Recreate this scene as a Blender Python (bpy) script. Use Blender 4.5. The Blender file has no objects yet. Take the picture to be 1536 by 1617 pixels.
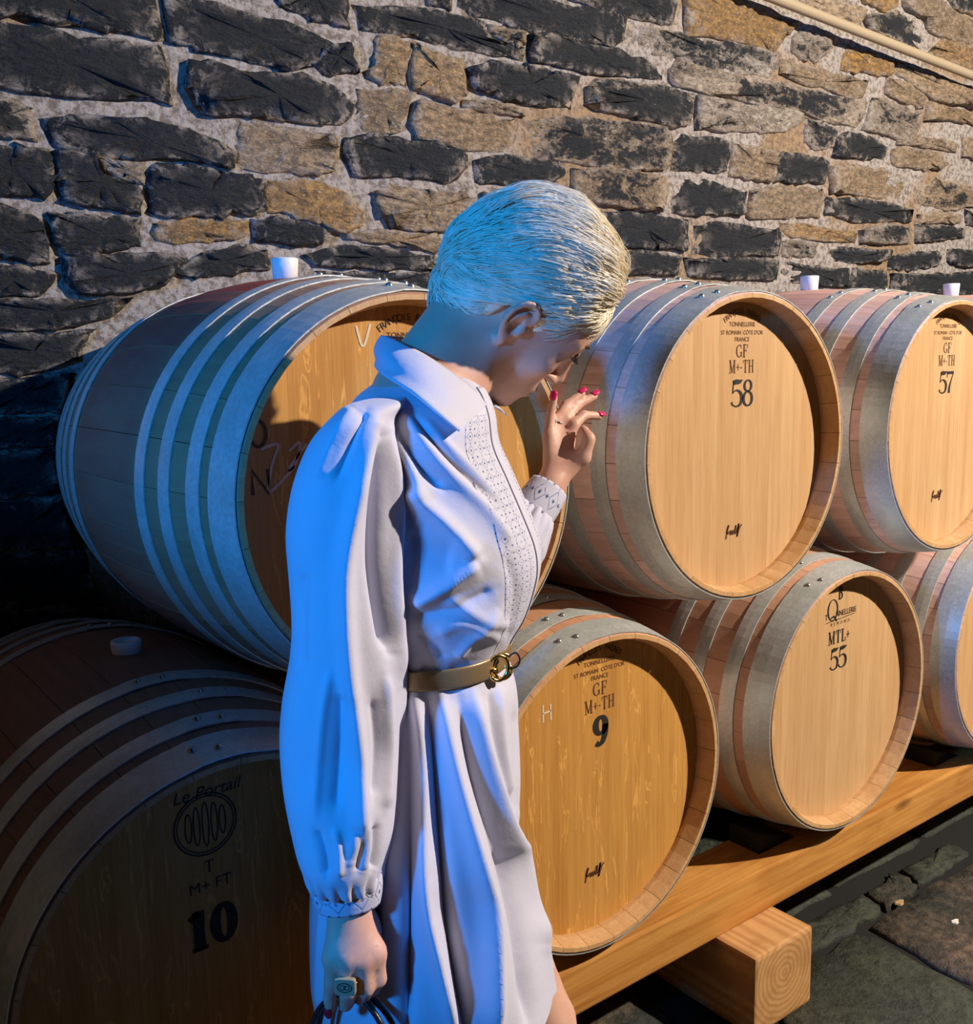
import bpy, math, random
import numpy as np
from mathutils import Vector, Matrix
rng = np.random.default_rng(7); random.seed(7)
SC = bpy.context.scene; COL = SC.collection
# ------------------------------------------------------------ camera
FPX, IW, IH = 1570.577, 1536.0, 1617.0
CAM = np.array([-1.20808, -1.21610, 1.40357])
YAW, PIT, ROLL = 0.6471018, 0.1542814, -0.0222123
_fw = np.array([math.sin(YAW)*math.cos(PIT), math.cos(YAW)*math.cos(PIT), -math.sin(PIT)])
_r0 = np.array([math.cos(YAW), -math.sin(YAW), 0.0]); _u0 = np.cross(_r0, _fw)
_rt = _r0*math.cos(ROLL)+_u0*math.sin(ROLL); _up = -_r0*math.sin(ROLL)+_u0*math.cos(ROLL)
cd = bpy.data.cameras.new('camera'); cam = bpy.data.objects.new('camera', cd); COL.objects.link(cam)
cd.sensor_fit = 'HORIZONTAL'; cd.sensor_width = 36.0; cd.lens = FPX/IW*36.0; cd.clip_start = 0.05
M = Matrix.Identity(4)
for i in range(3):
    M[i][0], M[i][1], M[i][2], M[i][3] = _rt[i], _up[i], -_fw[i], CAM[i]
cam.matrix_world = M; SC.camera = cam
# ------------------------------------------------------------ world, lamps, exposure
SC.view_settings.view_transform = 'Standard'; SC.view_settings.look = 'None'
SC.view_settings.gamma = 1.0; SC.view_settings.use_curve_mapping = False
SC.view_settings.exposure = 0.0
wd = bpy.data.worlds.new('world'); SC.world = wd; wd.use_nodes = True
wd.node_tree.nodes['Background'].inputs[0].default_value = (0.55, 0.62, 0.80, 1)
wd.node_tree.nodes['Background'].inputs[1].default_value = 0.002
def lamp(name, kind, loc, target, power, color, size=0.1, spot=60, blend=0.5):
    l = bpy.data.lights.new(name, kind); o = bpy.data.objects.new(name, l); COL.objects.link(o)
    l.energy = power; l.color = color
    o.location = loc
    o.rotation_euler = (Vector(target)-Vector(loc)).to_track_quat('-Z', 'Y').to_euler()
    if kind == 'SPOT':
        l.spot_size = math.radians(spot); l.spot_blend = blend; l.shadow_soft_size = size
    elif kind == 'AREA':
        l.size = size
    else:
        l.shadow_soft_size = size
    return o
lamp('key_lamp', 'POINT', (2.35, -2.48, 3.30), (0.35, 0.2, 1.0), 1120, (1.0, 0.87, 0.73), 0.05)
lamp('blue_spotlight', 'SPOT', (-3.4, -1.0, 2.10), (-0.40, -0.31, 1.79), 440, (0.003, 0.30, 1.0), 0.15, 62, 0.75)
# ------------------------------------------------------------ helpers
A_ = np.array([math.cos(YAW), -math.sin(YAW), 0.0]); B_ = np.array([math.sin(YAW), math.cos(YAW), 0.0])
def ray(px, py):
    return _fw+((px-IW/2)/FPX)*_rt-((py-IH/2)/FPX)*_up
def at(px, py, b):                      # point at horizontal distance b from the camera
    d = ray(px, py); return CAM+d*(b/(d@B_))
def at_y(px, py, y):
    d = ray(px, py); return CAM+d*((y-CAM[1])/d[1])
def at_z(px, py, z):
    d = ray(px, py); return CAM+d*((z-CAM[2])/d[2])
def mesh(name, V, F, smooth=False, mat=None):
    me = bpy.data.meshes.new(name)
    me.from_pydata([tuple(map(float, v)) for v in V], [], [tuple(map(int, f)) for f in F])
    if smooth: me.polygons.foreach_set('use_smooth', [True]*len(me.polygons))
    if mat is not None: me.materials.append(mat)
    me.update(); return me
def put(name, me, parent=None, loc=(0, 0, 0), rot=(0, 0, 0), color=None):
    o = bpy.data.objects.new(name, me); COL.objects.link(o)
    o.location = [float(x) for x in loc]; o.rotation_euler = rot
    if parent is not None: o.parent = parent
    if color is not None: o.color = color
    return o
def tag(o, label, cat, group=None):
    o['label'] = label; o['category'] = cat
    if group: o['group'] = group
    return o
def empty(name, loc, rot=(0, 0, 0)):
    o = bpy.data.objects.new(name, None); COL.objects.link(o); o.location = [float(x) for x in loc]; o.rotation_euler = rot
    o.empty_display_size = 0.05
    return o
def grid_faces(nu, nv, cu=False, off=0, flip=False):      # verts index off + i*nv + j ; i wraps if cu
    F = []
    for i in range(nu if cu else nu-1):
        k = (i+1) % nu
        for j in range(nv-1):
            q = (off+i*nv+j, off+k*nv+j, off+k*nv+j+1, off+i*nv+j+1)
            F.append(q[::-1] if flip else q)
    return F
def box_vf(x0, x1, y0, y1, z0, z1, bev=0.0):
    if bev <= 0:
        V = [(x, y, z) for x in (x0, x1) for y in (y0, y1) for z in (z0, z1)]
        F = [(0, 1, 3, 2), (4, 6, 7, 5), (0, 4, 5, 1), (2, 3, 7, 6), (0, 2, 6, 4), (1, 5, 7, 3)]
        return V, F
    import bmesh
    bm = bmesh.new(); bmesh.ops.create_cube(bm, size=1.0)
    for v in bm.verts:
        v.co = ((x0+x1)/2+v.co.x*(x1-x0), (y0+y1)/2+v.co.y*(y1-y0), (z0+z1)/2+v.co.z*(z1-z0))
    bmesh.ops.bevel(bm, geom=bm.edges[:], offset=bev, segments=2, profile=0.6, affect='EDGES')
    bm.verts.index_update()
    V = [tuple(v.co) for v in bm.verts]; F = [tuple(v.index for v in f.verts) for f in bm.faces]
    bm.free(); return V, F
def catmull(P, n):
    P = np.asarray(P, float); m = len(P)
    T = np.linspace(0, m-1, n); out = []
    for t in T:
        i = min(int(t), m-2); f = t-i
        p0 = P[max(i-1, 0)]; p1 = P[i]; p2 = P[i+1]; p3 = P[min(i+2, m-1)]
        out.append(0.5*((2*p1)+(-p0+p2)*f+(2*p0-5*p1+4*p2-p3)*f*f+(-p0+3*p1-3*p2+p3)*f**3))
    return np.array(out)
def tube_vf(P, R, ns=10, caps=True):
    P = np.asarray(P, float); n = len(P); R = np.broadcast_to(np.asarray(R, float), (n,))
    T = np.gradient(P, axis=0); T /= np.linalg.norm(T, axis=1)[:, None]+1e-12
    ref = np.array([0, 0, 1.0]) if abs(T[0][2]) < 0.9 else np.array([1.0, 0, 0])
    V = []; nrm = None
    for i in range(n):
        if nrm is None: nrm = np.cross(T[i], ref)
        nrm = nrm-T[i]*(nrm@T[i]); nrm /= np.linalg.norm(nrm)+1e-12
        bi = np.cross(T[i], nrm)
        for k in range(ns):
            a = 2*math.pi*k/ns; V.append(P[i]+R[i]*(math.cos(a)*nrm+math.sin(a)*bi))
    F = []
    for i in range(n-1):
        for k in range(ns):
            k2 = (k+1) % ns; F.append((i*ns+k, i*ns+k2, (i+1)*ns+k2, (i+1)*ns+k))
    if caps: F.append(tuple(range(ns-1, -1, -1))); F.append(tuple((n-1)*ns+k for k in range(ns)))
    return V, F
class MB:
    def __init__(s): s.V = []; s.F = []
    def add(s, VF):
        V, F = VF; o = len(s.V); s.V += [tuple(map(float, v)) for v in V]; s.F += [tuple(i+o for i in f) for f in F]; return s
    def me(s, name, mat=None, smooth=False): return mesh(name, s.V, s.F, smooth, mat)
# ------------------------------------------------------------ material helper
class NT:
    def __init__(s, name):
        s.m = bpy.data.materials.new(name); s.m.use_nodes = True; s.t = s.m.node_tree
        s.b = s.t.nodes['Principled BSDF']
    def n(s, kind, **kw):
        nd = s.t.nodes.new(kind)
        for k, v in kw.items():
            if k.startswith('_'): setattr(nd, k[1:], v)
            else:
                key = int(k[1:]) if (k[0] == 'i' and k[1:].isdigit()) else k.replace('__', ' ')
                if isinstance(v, bpy.types.NodeSocket): s.t.links.new(v, nd.inputs[key])
                else: nd.inputs[key].default_value = v
        return nd
    def link(s, a, b): s.t.links.new(a, b)
    def noise(s, vec, scale, detail=4, rough=0.55, dist=0.0):
        return s.n('ShaderNodeTexNoise', Vector=vec, Scale=scale, Detail=detail, Roughness=rough, Distortion=dist).outputs['Fac']
    def ramp(s, fac, stops, interp='LINEAR'):
        nd = s.n('ShaderNodeValToRGB', Fac=fac); cr = nd.color_ramp; cr.interpolation = interp
        while len(cr.elements) < len(stops): cr.elements.new(0.5)
        for e, (p, c) in zip(cr.elements, stops):
            e.position = p; e.color = (c, c, c, 1) if isinstance(c, (int, float)) else (*c, 1)
        return nd.outputs[0]
    def mix(s, fac, a, b, mode='MIX'):
        nd = s.n('ShaderNodeMix', _data_type='RGBA', _blend_type=mode)
        for k, v in ((0, fac), (6, a), (7, b)):
            if isinstance(v, bpy.types.NodeSocket): s.t.links.new(v, nd.inputs[k])
            else: nd.inputs[k].default_value = v if k == 0 else (*v, 1)
        return nd.outputs[2]
    def math(s, op, a, b=0.0, clamp=False):
        nd = s.n('ShaderNodeMath', _operation=op, _use_clamp=clamp)
        for k, v in ((0, a), (1, b)):
            if isinstance(v, bpy.types.NodeSocket): s.t.links.new(v, nd.inputs[k])
            else: nd.inputs[k].default_value = v
        return nd.outputs[0]
    def mapping(s, vec, scale=(1, 1, 1), loc=(0, 0, 0), rot=(0, 0, 0)):
        nd = s.n('ShaderNodeMapping', Vector=vec); nd.inputs['Scale'].default_value = scale
        nd.inputs['Location'].default_value = loc; nd.inputs['Rotation'].default_value = rot
        return nd.outputs[0]
    def obj(s): return s.n('ShaderNodeTexCoord').outputs['Object']
    def info(s): return s.n('ShaderNodeObjectInfo')
    def shifted(s, vec, rnd, k=37.0):
        c = s.n('ShaderNodeCombineXYZ', X=s.math('MULTIPLY', rnd, k), Y=s.math('MULTIPLY', rnd, k*1.7), Z=s.math('MULTIPLY', rnd, k*0.6)).outputs[0]
        nd = s.n('ShaderNodeVectorMath', _operation='ADD'); s.t.links.new(vec, nd.inputs[0]); s.t.links.new(c, nd.inputs[1])
        return nd.outputs[0]
    def bump(s, h, strength=0.4, dist=0.01, normal=None):
        nd = s.n('ShaderNodeBump', Height=h, Strength=strength, Distance=dist)
        if normal is not None: s.t.links.new(normal, nd.inputs['Normal'])
        return nd.outputs[0]
    def out(s, color=None, rough=None, metal=None, normal=None, spec=None, **kw):
        for k, v in (('Base Color', color), ('Roughness', rough), ('Metallic', metal), ('Normal', normal), ('Specular IOR Level', spec), *[(k.replace('__', ' '), v) for k, v in kw.items()]):
            if v is None: continue
            if isinstance(v, bpy.types.NodeSocket): s.t.links.new(v, s.b.inputs[k])
            elif k == 'Base Color': s.b.inputs[k].default_value = (*v[:3], 1)
            else: s.b.inputs[k].default_value = v
        return s.m
def sr(r, g, b):                         # 0-255 display colour to linear
    return tuple((c/255/12.92) if c/255 <= 0.04045 else ((c/255+0.055)/1.055)**2.4 for c in (r, g, b))
def m_plain(name, col, rough=0.5, metal=0.0, **kw):
    return NT(name).out(col, rough, metal, **kw)
# ------------------------------------------------------------ materials of the setting
def mat_stone():
    t = NT('cellar_stone'); inf = t.info(); v = t.shifted(t.obj(), inf.outputs['Random'])
    big = t.noise(t.mapping(v, (1, 1, 2.2)), 7, 6, 0.65, 0.4)
    fine = t.noise(t.mapping(v, (1, 1, 1.6)), 46, 6, 0.7)
    speck = t.noise(v, 120, 3, 0.6)
    base = t.mix(t.ramp(big, [(0.3, 0.0), (0.7, 1.0)]), inf.outputs['Color'], (0.30, 0.19, 0.10), 'MIX')
    base = t.mix(0.62, inf.outputs['Color'], base)
    base = t.mix(t.ramp(fine, [(0.42, 0.75), (0.62, 0.0)]), base, (0.10, 0.075, 0.055))
    base = t.mix(t.ramp(speck, [(0.60, 0.0), (0.72, 0.8)]), base, (0.62, 0.54, 0.44))
    # dark old coating: amount per stone in the object colour's alpha
    k = t.math('ADD', t.math('MULTIPLY', big, 0.75), t.math('MULTIPLY', fine, 0.55))
    k = t.math('ADD', k, t.math('MULTIPLY', t.math('SUBTRACT', inf.outputs['Alpha'], 0.5), 0.85))
    eg = t.n('ShaderNodeAttribute', _attribute_name='edge').outputs['Fac']
    k = t.math('SUBTRACT', k, t.math('MULTIPLY', eg, 0.16)); k = t.math('ADD', k, t.math('MULTIPLY', t.math('SUBTRACT', t.noise(t.mapping(v, (1, 1, 1.8)), 15, 7, 0.75, 0.8), 0.5), 0.55))
    dk = t.ramp(k, [(0.62, 0.0), (0.69, 1.0)])
    dark = t.mix(speck, (0.008, 0.010, 0.014), (0.034, 0.040, 0.047))
    col = t.mix(dk, base, dark)
    sm_ = t.math('MULTIPLY', t.ramp(t.noise(v, 28, 5, 0.7, 0.5), [(0.48, 0.0), (0.60, 1.0)]), t.ramp(eg, [(0.05, 0.0), (0.6, 0.75)]))
    col = t.mix(sm_, col, (0.46, 0.40, 0.35))
    h = t.math('ADD', t.math('MULTIPLY', big, 1.0), t.math('MULTIPLY', fine, 0.7))
    h = t.math('ADD', h, t.math('MULTIPLY', t.noise(t.mapping(v, (1, 1, 4)), 22, 5, 0.7), 0.9))
    return t.out(col, t.ramp(fine, [(0.3, 0.55), (0.7, 0.85)]), 0.0, t.bump(h, 0.9, 0.022), 0.35)
def mat_mortar():
    t = NT('lime_mortar'); v = t.obj()
    a = t.noise(v, 9, 6, 0.6); b = t.noise(v, 60, 5, 0.7); c = t.noise(v, 2.3, 3, 0.5)
    col = t.mix(a, (0.43, 0.385, 0.35), (0.32, 0.30, 0.29))
    col = t.mix(t.ramp(c, [(0.52, 0.0), (0.62, 0.8)]), col, (0.30, 0.19, 0.09))
    col = t.mix(t.ramp(b, [(0.40, 0.8), (0.55, 0.0)]), col, (0.12, 0.09, 0.07))
    return t.out(col, 0.92, 0.0, t.bump(t.math('ADD', a, b), 0.7, 0.012), 0.2)
STONE, MORTAR = mat_stone(), mat_mortar()
WY = 1.02                                                  # mortar face of the back wall
CLS = {'D': ((0.32, 0.28, 0.25), 0.92), 'T': ((0.52, 0.39, 0.25), 0.36), 'G': ((0.46, 0.41, 0.34), 0.68), 'W': ((0.56, 0.50, 0.43), 0.46),
       'O': ((0.58, 0.34, 0.11), 0.10), 'M': ((0.20, 0.155, 0.10), 0.86)}  # M: mossy lower stones, darkened further to stand in for light fading downwards
TR = '''D -60,-45 240,-30 258,64 190,47 110,37 -60,15|D 262,-10 350,5 420,30 480,42 540,72 500,104 445,108 400,97 305,71 268,64|G 508,76 552,66 565,112 520,114 502,107
D 440,-30 553,-30 551,42 500,30 445,8|G 562,8 640,10 700,18 768,36 770,52 790,64 815,77 828,74 828,92 800,85 750,80 690,65 640,54 575,42|T 773,40 800,45 830,52 828,70 815,74 790,61 773,51
D 668,-30 718,-30 714,12 680,3|D 727,-20 800,-15 870,0 930,12 975,20 990,28 985,60 965,70 950,68 880,50 830,45 800,36 750,20 727,8|G 880,-40 1075,-40 1072,5 1063,36 1040,36 1000,28 960,15 900,-5
O 1084,-20 1130,-20 1180,0 1260,35 1245,55 1222,83 1190,70 1150,62 1085,55|W 1256,55 1280,45 1310,55 1315,75 1290,95 1265,92 1252,78|O 1335,90 1340,72 1375,82 1412,98 1408,118 1390,120 1360,112 1330,108
T 1250,-15 1310,-5 1365,18 1355,40 1320,35 1270,15|O 1358,-20 1424,-20 1420,8 1400,16 1366,2|G 1366,26 1420,18 1453,30 1474,58 1470,72 1455,80 1420,65 1375,48|T 1430,-20 1475,-5 1500,15 1545,35 1545,70 1500,62 1470,50 1457,28 1428,12
G 1482,-30 1550,-30 1550,28 1510,13|O 1476,75 1490,60 1530,74 1560,85 1560,115 1530,108 1467,82|T 1415,95 1430,98 1480,118 1530,140 1545,150 1540,168 1500,163 1470,153 1415,112|T 1402,125 1430,130 1463,152 1460,172 1440,165 1400,148|T 1468,163 1500,170 1545,178 1545,198 1500,190 1463,188
D -60,30 0,36 60,42 120,58 200,64 256,80 262,110 267,160 220,155 110,150 0,138 -60,132|D 295,98 315,96 360,105 420,118 480,118 530,135 548,150 565,160 562,188 520,195 450,190 400,182 325,175 305,165 297,140
T 600,55 632,55 653,70 650,90 640,130 602,130 582,115 595,90|T 657,70 690,82 733,96 733,148 720,158 690,152 655,140 650,115|T 570,142 620,140 655,150 645,175 635,205 620,210 570,205 567,175|T 657,165 662,157 700,167 755,180 820,187 818,225 805,238 750,236 690,223 657,213 650,190
T 735,158 780,160 825,174 828,181 780,178 735,168|D 742,110 775,98 830,105 880,115 917,122 912,150 905,172 860,168 800,160 770,145 745,130|D 838,55 870,52 920,67 980,77 1020,92 1048,108 1046,124 990,118 930,113 880,102 838,95
W 1012,42 1040,44 1075,50 1110,62 1150,65 1200,75 1228,88 1230,105 1218,120 1180,115 1140,108 1100,98 1060,88 1020,78 1008,60|W 1062,108 1075,97 1130,112 1200,127 1260,134 1310,148 1372,160 1365,185 1355,198 1320,193 1270,176 1200,163 1130,148 1070,135 1060,122
T 1238,94 1270,102 1310,112 1350,122 1375,130 1365,152 1345,155 1310,140 1270,130 1236,115|W 1382,154 1420,164 1455,180 1450,205 1440,225 1400,212 1365,202 1374,175|G -50,150 25,158 52,170 55,218 20,215 -50,205
D 68,190 115,184 170,184 240,192 300,205 345,222 368,240 370,262 340,258 290,250 225,248 180,246 130,240 85,228|T 382,192 400,190 460,202 525,215 532,235 528,268 500,275 430,270 390,265 378,258 380,220|D 548,218 590,212 640,222 700,230 735,238 740,265 715,285 650,280 600,275 560,275 548,250
G 838,190 880,182 940,188 1000,192 1050,204 1060,217 1052,265 1020,268 970,265 920,258 860,250 835,240|G 930,140 945,125 1000,130 1060,138 1098,150 1095,175 1088,195 1055,197 1010,186 970,175 930,165|D 1066,225 1080,215 1130,218 1155,225 1157,240 1148,270 1110,270 1065,265|T 1161,227 1195,233 1228,239 1226,260 1220,285 1190,282 1153,275
W 1102,152 1130,152 1180,168 1240,172 1270,180 1270,195 1250,205 1200,208 1150,208 1100,200|D 1230,245 1240,240 1300,248 1312,255 1305,290 1260,288 1226,285|W 1276,187 1300,192 1325,205 1318,232 1290,235 1274,225|G 1320,218 1340,210 1380,220 1405,234 1400,250 1370,250 1320,245
T 1410,237 1430,232 1480,242 1498,258 1485,268 1460,268 1410,258|T 1420,205 1445,215 1500,222 1515,228 1512,240 1450,230 1418,225|T 1520,215 1560,225 1560,260 1522,245|D -50,228 30,232 80,240 88,280 70,310 20,305 -50,300|D 92,238 145,245 155,270 190,285 225,300 222,335 190,332 150,325 100,315 90,290
W 156,250 185,254 230,257 228,288 200,283 168,270|D 236,275 244,262 290,258 350,272 400,278 419,284 417,330 400,338 340,340 280,342 238,335|O 422,287 460,283 510,290 550,308 572,332 570,355 545,365 510,355 470,345 420,332|T 592,302 620,294 680,298 750,300 760,310 745,350 715,365 670,362 620,355 607,340 594,320
G 750,250 800,245 890,258 895,275 860,295 800,290 755,285|T 908,270 950,264 1010,272 1050,280 1055,300 1045,333 1010,330 960,323 920,316 905,295|D 1063,287 1090,280 1130,287 1177,307 1172,338 1130,338 1064,336|T 1186,302 1230,294 1300,300 1305,310 1295,341 1240,344 1184,342|T 1313,262 1340,261 1400,267 1440,277 1438,295 1425,313 1395,311 1350,306 1314,301
G 1308,313 1350,313 1400,320 1445,332 1440,350 1400,348 1360,350 1306,336|T 1457,292 1480,284 1540,294 1540,325 1500,332 1454,322|T 1451,339 1480,334 1520,341 1515,352 1456,352|G 1527,332 1560,337 1560,360 1530,355|D -50,325 20,328 55,340 70,365 78,410 60,415 0,402 -50,400|M 78,340 110,338 160,342 222,345 228,390 160,398 110,400 86,380
O 240,353 270,346 340,349 390,352 392,372 345,378 280,382 247,375|M 400,347 440,344 500,357 518,366 505,384 460,384 403,378|T 547,371 600,364 690,371 703,384 690,398 610,384 549,378|D 950,335 1000,335 1060,343 1088,350 1085,393 1040,391 980,387 955,375|D 1096,357 1130,352 1180,357 1230,364 1231,380 1225,401 1160,404 1096,399
O 1237,353 1270,353 1320,363 1355,367 1352,382 1300,379 1239,371|G 1361,364 1400,354 1440,359 1438,384 1400,384 1361,382|G 1449,356 1490,357 1528,362 1525,374 1490,379 1449,381|M -50,418 40,422 85,430 80,450 60,465 0,465 -50,460|M 100,410 150,402 230,402 300,412 260,449 200,459 130,463 105,445
M 320,401 390,387 420,396 428,424 380,429 310,439 270,430|M 482,401 540,387 620,392 690,407 690,424 620,424 560,421 500,417|M 500,430 600,432 690,432 690,470 600,465|M 985,397 1030,397 1078,407 1070,433 1000,431 975,420|M 1086,410 1130,407 1200,407 1230,412 1225,440 1160,440 1090,435|G 1239,382 1270,380 1292,387 1288,404 1239,404
D 1299,390 1340,392 1400,397 1395,411 1340,418 1303,411|D 1405,406 1430,400 1480,397 1488,406 1482,420 1440,426 1406,424|D 1499,394 1560,397 1560,424 1510,419 1497,410|M 1239,413 1340,426 1338,452 1240,445|M 1350,424 1400,430 1400,460 1345,456|M 1410,434 1560,430 1560,466 1408,462|T 765,305 830,300 900,310 903,350 860,362 770,355|G 720,368 800,362 860,368 850,400 720,402|M 700,410 800,408 800,450 700,448|D 860,372 940,368 945,410 862,412
M -50,472 60,472 130,477 210,470 180,498 90,518 -50,518|M -50,528 80,530 150,520 120,568 40,590 -50,590|M -50,600 45,598 115,590 100,650 -50,655|D -50,664 95,660 90,704 -50,704|D -50,714 88,712 92,775 -50,790|D -50,800 100,786 118,860 -50,870|D -50,882 124,870 160,950 -50,960|D -50,972 168,960 230,1030 -50,1040'''
def stone_mesh(P, proud, name, N=34):
    """P: outline (n,2) of the face in wall coordinates (x,z), rebuilt as a rough block"""
    P = np.asarray(P, float); c = (P.min(0)+P.max(0))/2; P = c+(P-c)*(1+0.009/np.ptp(P, axis=0))
    Q = np.vstack([P, P[:1]]); L = np.r_[0, np.cumsum(np.linalg.norm(np.diff(Q, axis=0), axis=1))]
    s = np.unique(np.round(np.r_[np.linspace(0, L[-1], N-len(P), endpoint=False), L[:-1]+1e-4*rng.random(len(P))], 6)); N = len(s)
    O = np.stack([np.interp(s, L, Q[:, 0]), np.interp(s, L, Q[:, 1])], 1)
    size = min(np.ptp(P[:, 0]), np.ptp(P[:, 1]))
    O += rng.normal(0, min(0.0035, size*0.03), O.shape)
    V = []; F = []
    tx, tz = rng.normal(0, 0.04, 2)
    def ring(k, y, nz):
        for q in O:
            w = c+(q-c)*k
            yy = y+(w[0]-c[0])*tx+(w[1]-c[1])*tz+rng.normal(0, nz)
            V.append((w[0]-c[0], yy, w[1]-c[1]))
    inset = max(0.5, 1-0.018/max(size, 0.02))
    ring(1.0, 0.03, 0); ring(1.0, -proud*0.45, 0.0015); ring((1+inset)/2, -proud*0.9, 0.002); ring(inset*0.97, -proud, 0.003); ring(inset*0.55, -proud-0.002, 0.005)
    V.append((0, -proud-rng.uniform(-0.002, 0.006), 0))
    for r in range(4):
        for i in range(N):
            j = (i+1) % N; F.append((r*N+i, r*N+j, (r+1)*N+j, (r+1)*N+i))
    F += [(4*N+i, 4*N+(i+1) % N, 5*N) for i in range(N)]
    me = mesh(name, V, F, True, STONE); ca = me.attributes.new('edge', 'FLOAT', 'POINT')
    ca.data.foreach_set('value', np.r_[np.ones(2*N), np.full(N, .8), np.full(N, .3), np.zeros(N+1)].astype(np.float32))
    return me, (c[0], WY, c[1])
def put_stone(P, cls, parent, proud=None):
    base, al = CLS[cls]; v = rng.uniform(0.8, 1.2); h = rng.normal(0, 0.02)
    col = (min(1, max(.02, base[0]*v+h)), min(1, max(.02, base[1]*v)), min(1, max(.02, base[2]*v-h)), float(np.clip(al+rng.normal(0, 0.07), 0, 1)))
    me, loc = stone_mesh(P, proud if proud else rng.uniform(0.008, 0.024), 'stone')
    return put('stone', me, parent, loc, color=col)
# back wall: mortar bed with uneven face
nx, nz = 130, 76
X0, X1, Z0, Z1 = -1.7, 4.2, 0.0, 3.0
gx, gz = np.meshgrid(np.linspace(X0, X1, nx), np.linspace(Z0, Z1, nz), indexing='ij')
V = np.vstack([np.stack([gx.ravel(), WY+rng.normal(0, 0.0035, nx*nz), gz.ravel()], 1), [(X0, WY+.3, Z0), (X1, WY+.3, Z0), (X1, WY+.3, Z1), (X0, WY+.3, Z1)]])
n0 = nx*nz; c00, c10, c11, c01 = 0, (nx-1)*nz, nx*nz-1, nz-1
F = grid_faces(nx, nz)+[(n0, n0+3, n0+2, n0+1)]
F += [tuple([n0]+[i*nz for i in range(0, nx)][::1]+[n0+1])[::-1]]
F += [tuple([n0+3]+[i*nz+nz-1 for i in range(nx)]+[n0+2])]
wall = put('wall_back', mesh('wall_back', V, F, True, MORTAR)); wall['kind'] = 'structure'
traced = []
for item in TR.replace('\n', '|').split('|'):
    c, *pts = item.split()
    P = np.array([at_y(*map(float, q.split(',')), WY-0.012)[[0, 2]] for q in pts])
    traced.append(P); put_stone(P, c, wall)
# courses past what the photograph shows (behind the barrels and just outside the frame)
tb = [(P[:, 0].min(), P[:, 0].max(), P[:, 1].min(), P[:, 1].max()) for P in traced]
def free(x0, x1, z0, z1):
    return not any(x0 < b[1]-.01 and x1 > b[0]+.01 and z0 < b[3]-.01 and z1 > b[2]+.01 for b in tb)
z = 0.02
while z < 2.75:
    h = rng.uniform(0.11, 0.16) if z < 1.5 else rng.uniform(0.09, 0.15); x = -1.45-rng.uniform(0, .2)
    while x < 3.7:
        w = rng.uniform(0.34, 0.62) if z < 1.45 else rng.uniform(0.22, 0.45)
        if free(x, x+w, z, z+h):
            e = 0.010; P = [(x+e, z+e), (x+w/2, z+e), (x+w-e, z+e+rng.normal(0, .004)), (x+w-e, z+h-e), (x+w/2, z+h-e+rng.normal(0, .004)), (x+e, z+h-e)]
            c = 'DMDGM'[rng.integers(5)] if z < 1.5 else ('TOTGW'[rng.integers(5)] if x > 1.2 else 'DDGTG'[rng.integers(5)])  # darkened classes low down, carrying the wall's fading light in their colour
            put_stone(P, c, wall)
        x += w
    z += h
# added unseen blocker, built like masonry, keeping the blue lamp off the lower left barrels
pv_, pf_ = box_vf(-2.12, -1.90, -.518, WY-.03, 0, 1.52, .012)
blocker = put('lamp_blocker', mesh('lamp_blocker', pv_, pf_, False, MORTAR)); blocker['kind'] = 'structure'
for k in range(11):
    z0 = .02+k*.135; y0 = -.50-(.0 if k % 2 else .0); cuts = np.linspace(-.50, .96, 5)+(.12 if k % 2 else 0); cuts[0], cuts[-1] = -.50, .96
    for a_, b_ in zip(cuts[:-1], cuts[1:]):
        o_ = put_stone([(a_+.012, z0), ((a_+b_)/2, z0), (b_-.012, z0), (b_-.012, z0+.115), ((a_+b_)/2, z0+.115), (a_+.012, z0+.115)], 'DMGT'[rng.integers(4)], blocker, .016)
        o_.location = (-1.90, o_.location.x, o_.location.z); o_.rotation_euler = (0, 0, math.pi/2)
    o_ = put_stone([(-2.105, z0), (-2.01, z0), (-1.915, z0), (-1.915, z0+.115), (-2.01, z0+.115), (-2.105, z0+.115)], 'DMGT'[rng.integers(4)], blocker, .010)
    o_.location.y = -.518
# conduit along the wall
PIPE = m_plain('painted_conduit', sr(168, 152, 126), 0.5)
p0, p1 = at_y(1230, 0, WY-0.075), at_y(1536, 120, WY-0.075); dp = (p1-p0)
pipe = empty('pipe', (p0[0], WY-0.075, p0[2]))
ends = [np.array([-1.45-p0[0], 0, (p0[2]+dp[2]/dp[0]*(-1.45-p0[0]))-p0[2]]), np.array([3.9-p0[0], 0, dp[2]/dp[0]*(3.9-p0[0])])]
put('tube', mesh('tube', *tube_vf([ends[0]+(ends[1]-ends[0])*k for k in np.linspace(0, 1, 6)], 0.017, 14), True, PIPE), pipe)
for xx in (-0.9, 0.5, 3.55):
    zc = dp[2]/dp[0]*(xx-p0[0]); m = MB()
    m.add(tube_vf([(xx-p0[0]-.012, 0, zc), (xx-p0[0]+.012, 0, zc)], 0.0195, 14)); m.add(box_vf(xx-p0[0]-.012, xx-p0[0]+.012, 0.0, 0.038, zc-.012, zc+.012))
    put('pipe_clip', m.me('pipe_clip', PIPE), pipe)
tag(pipe, 'straight beige conduit pipe running along the top of the stone wall', 'pipe')
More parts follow.
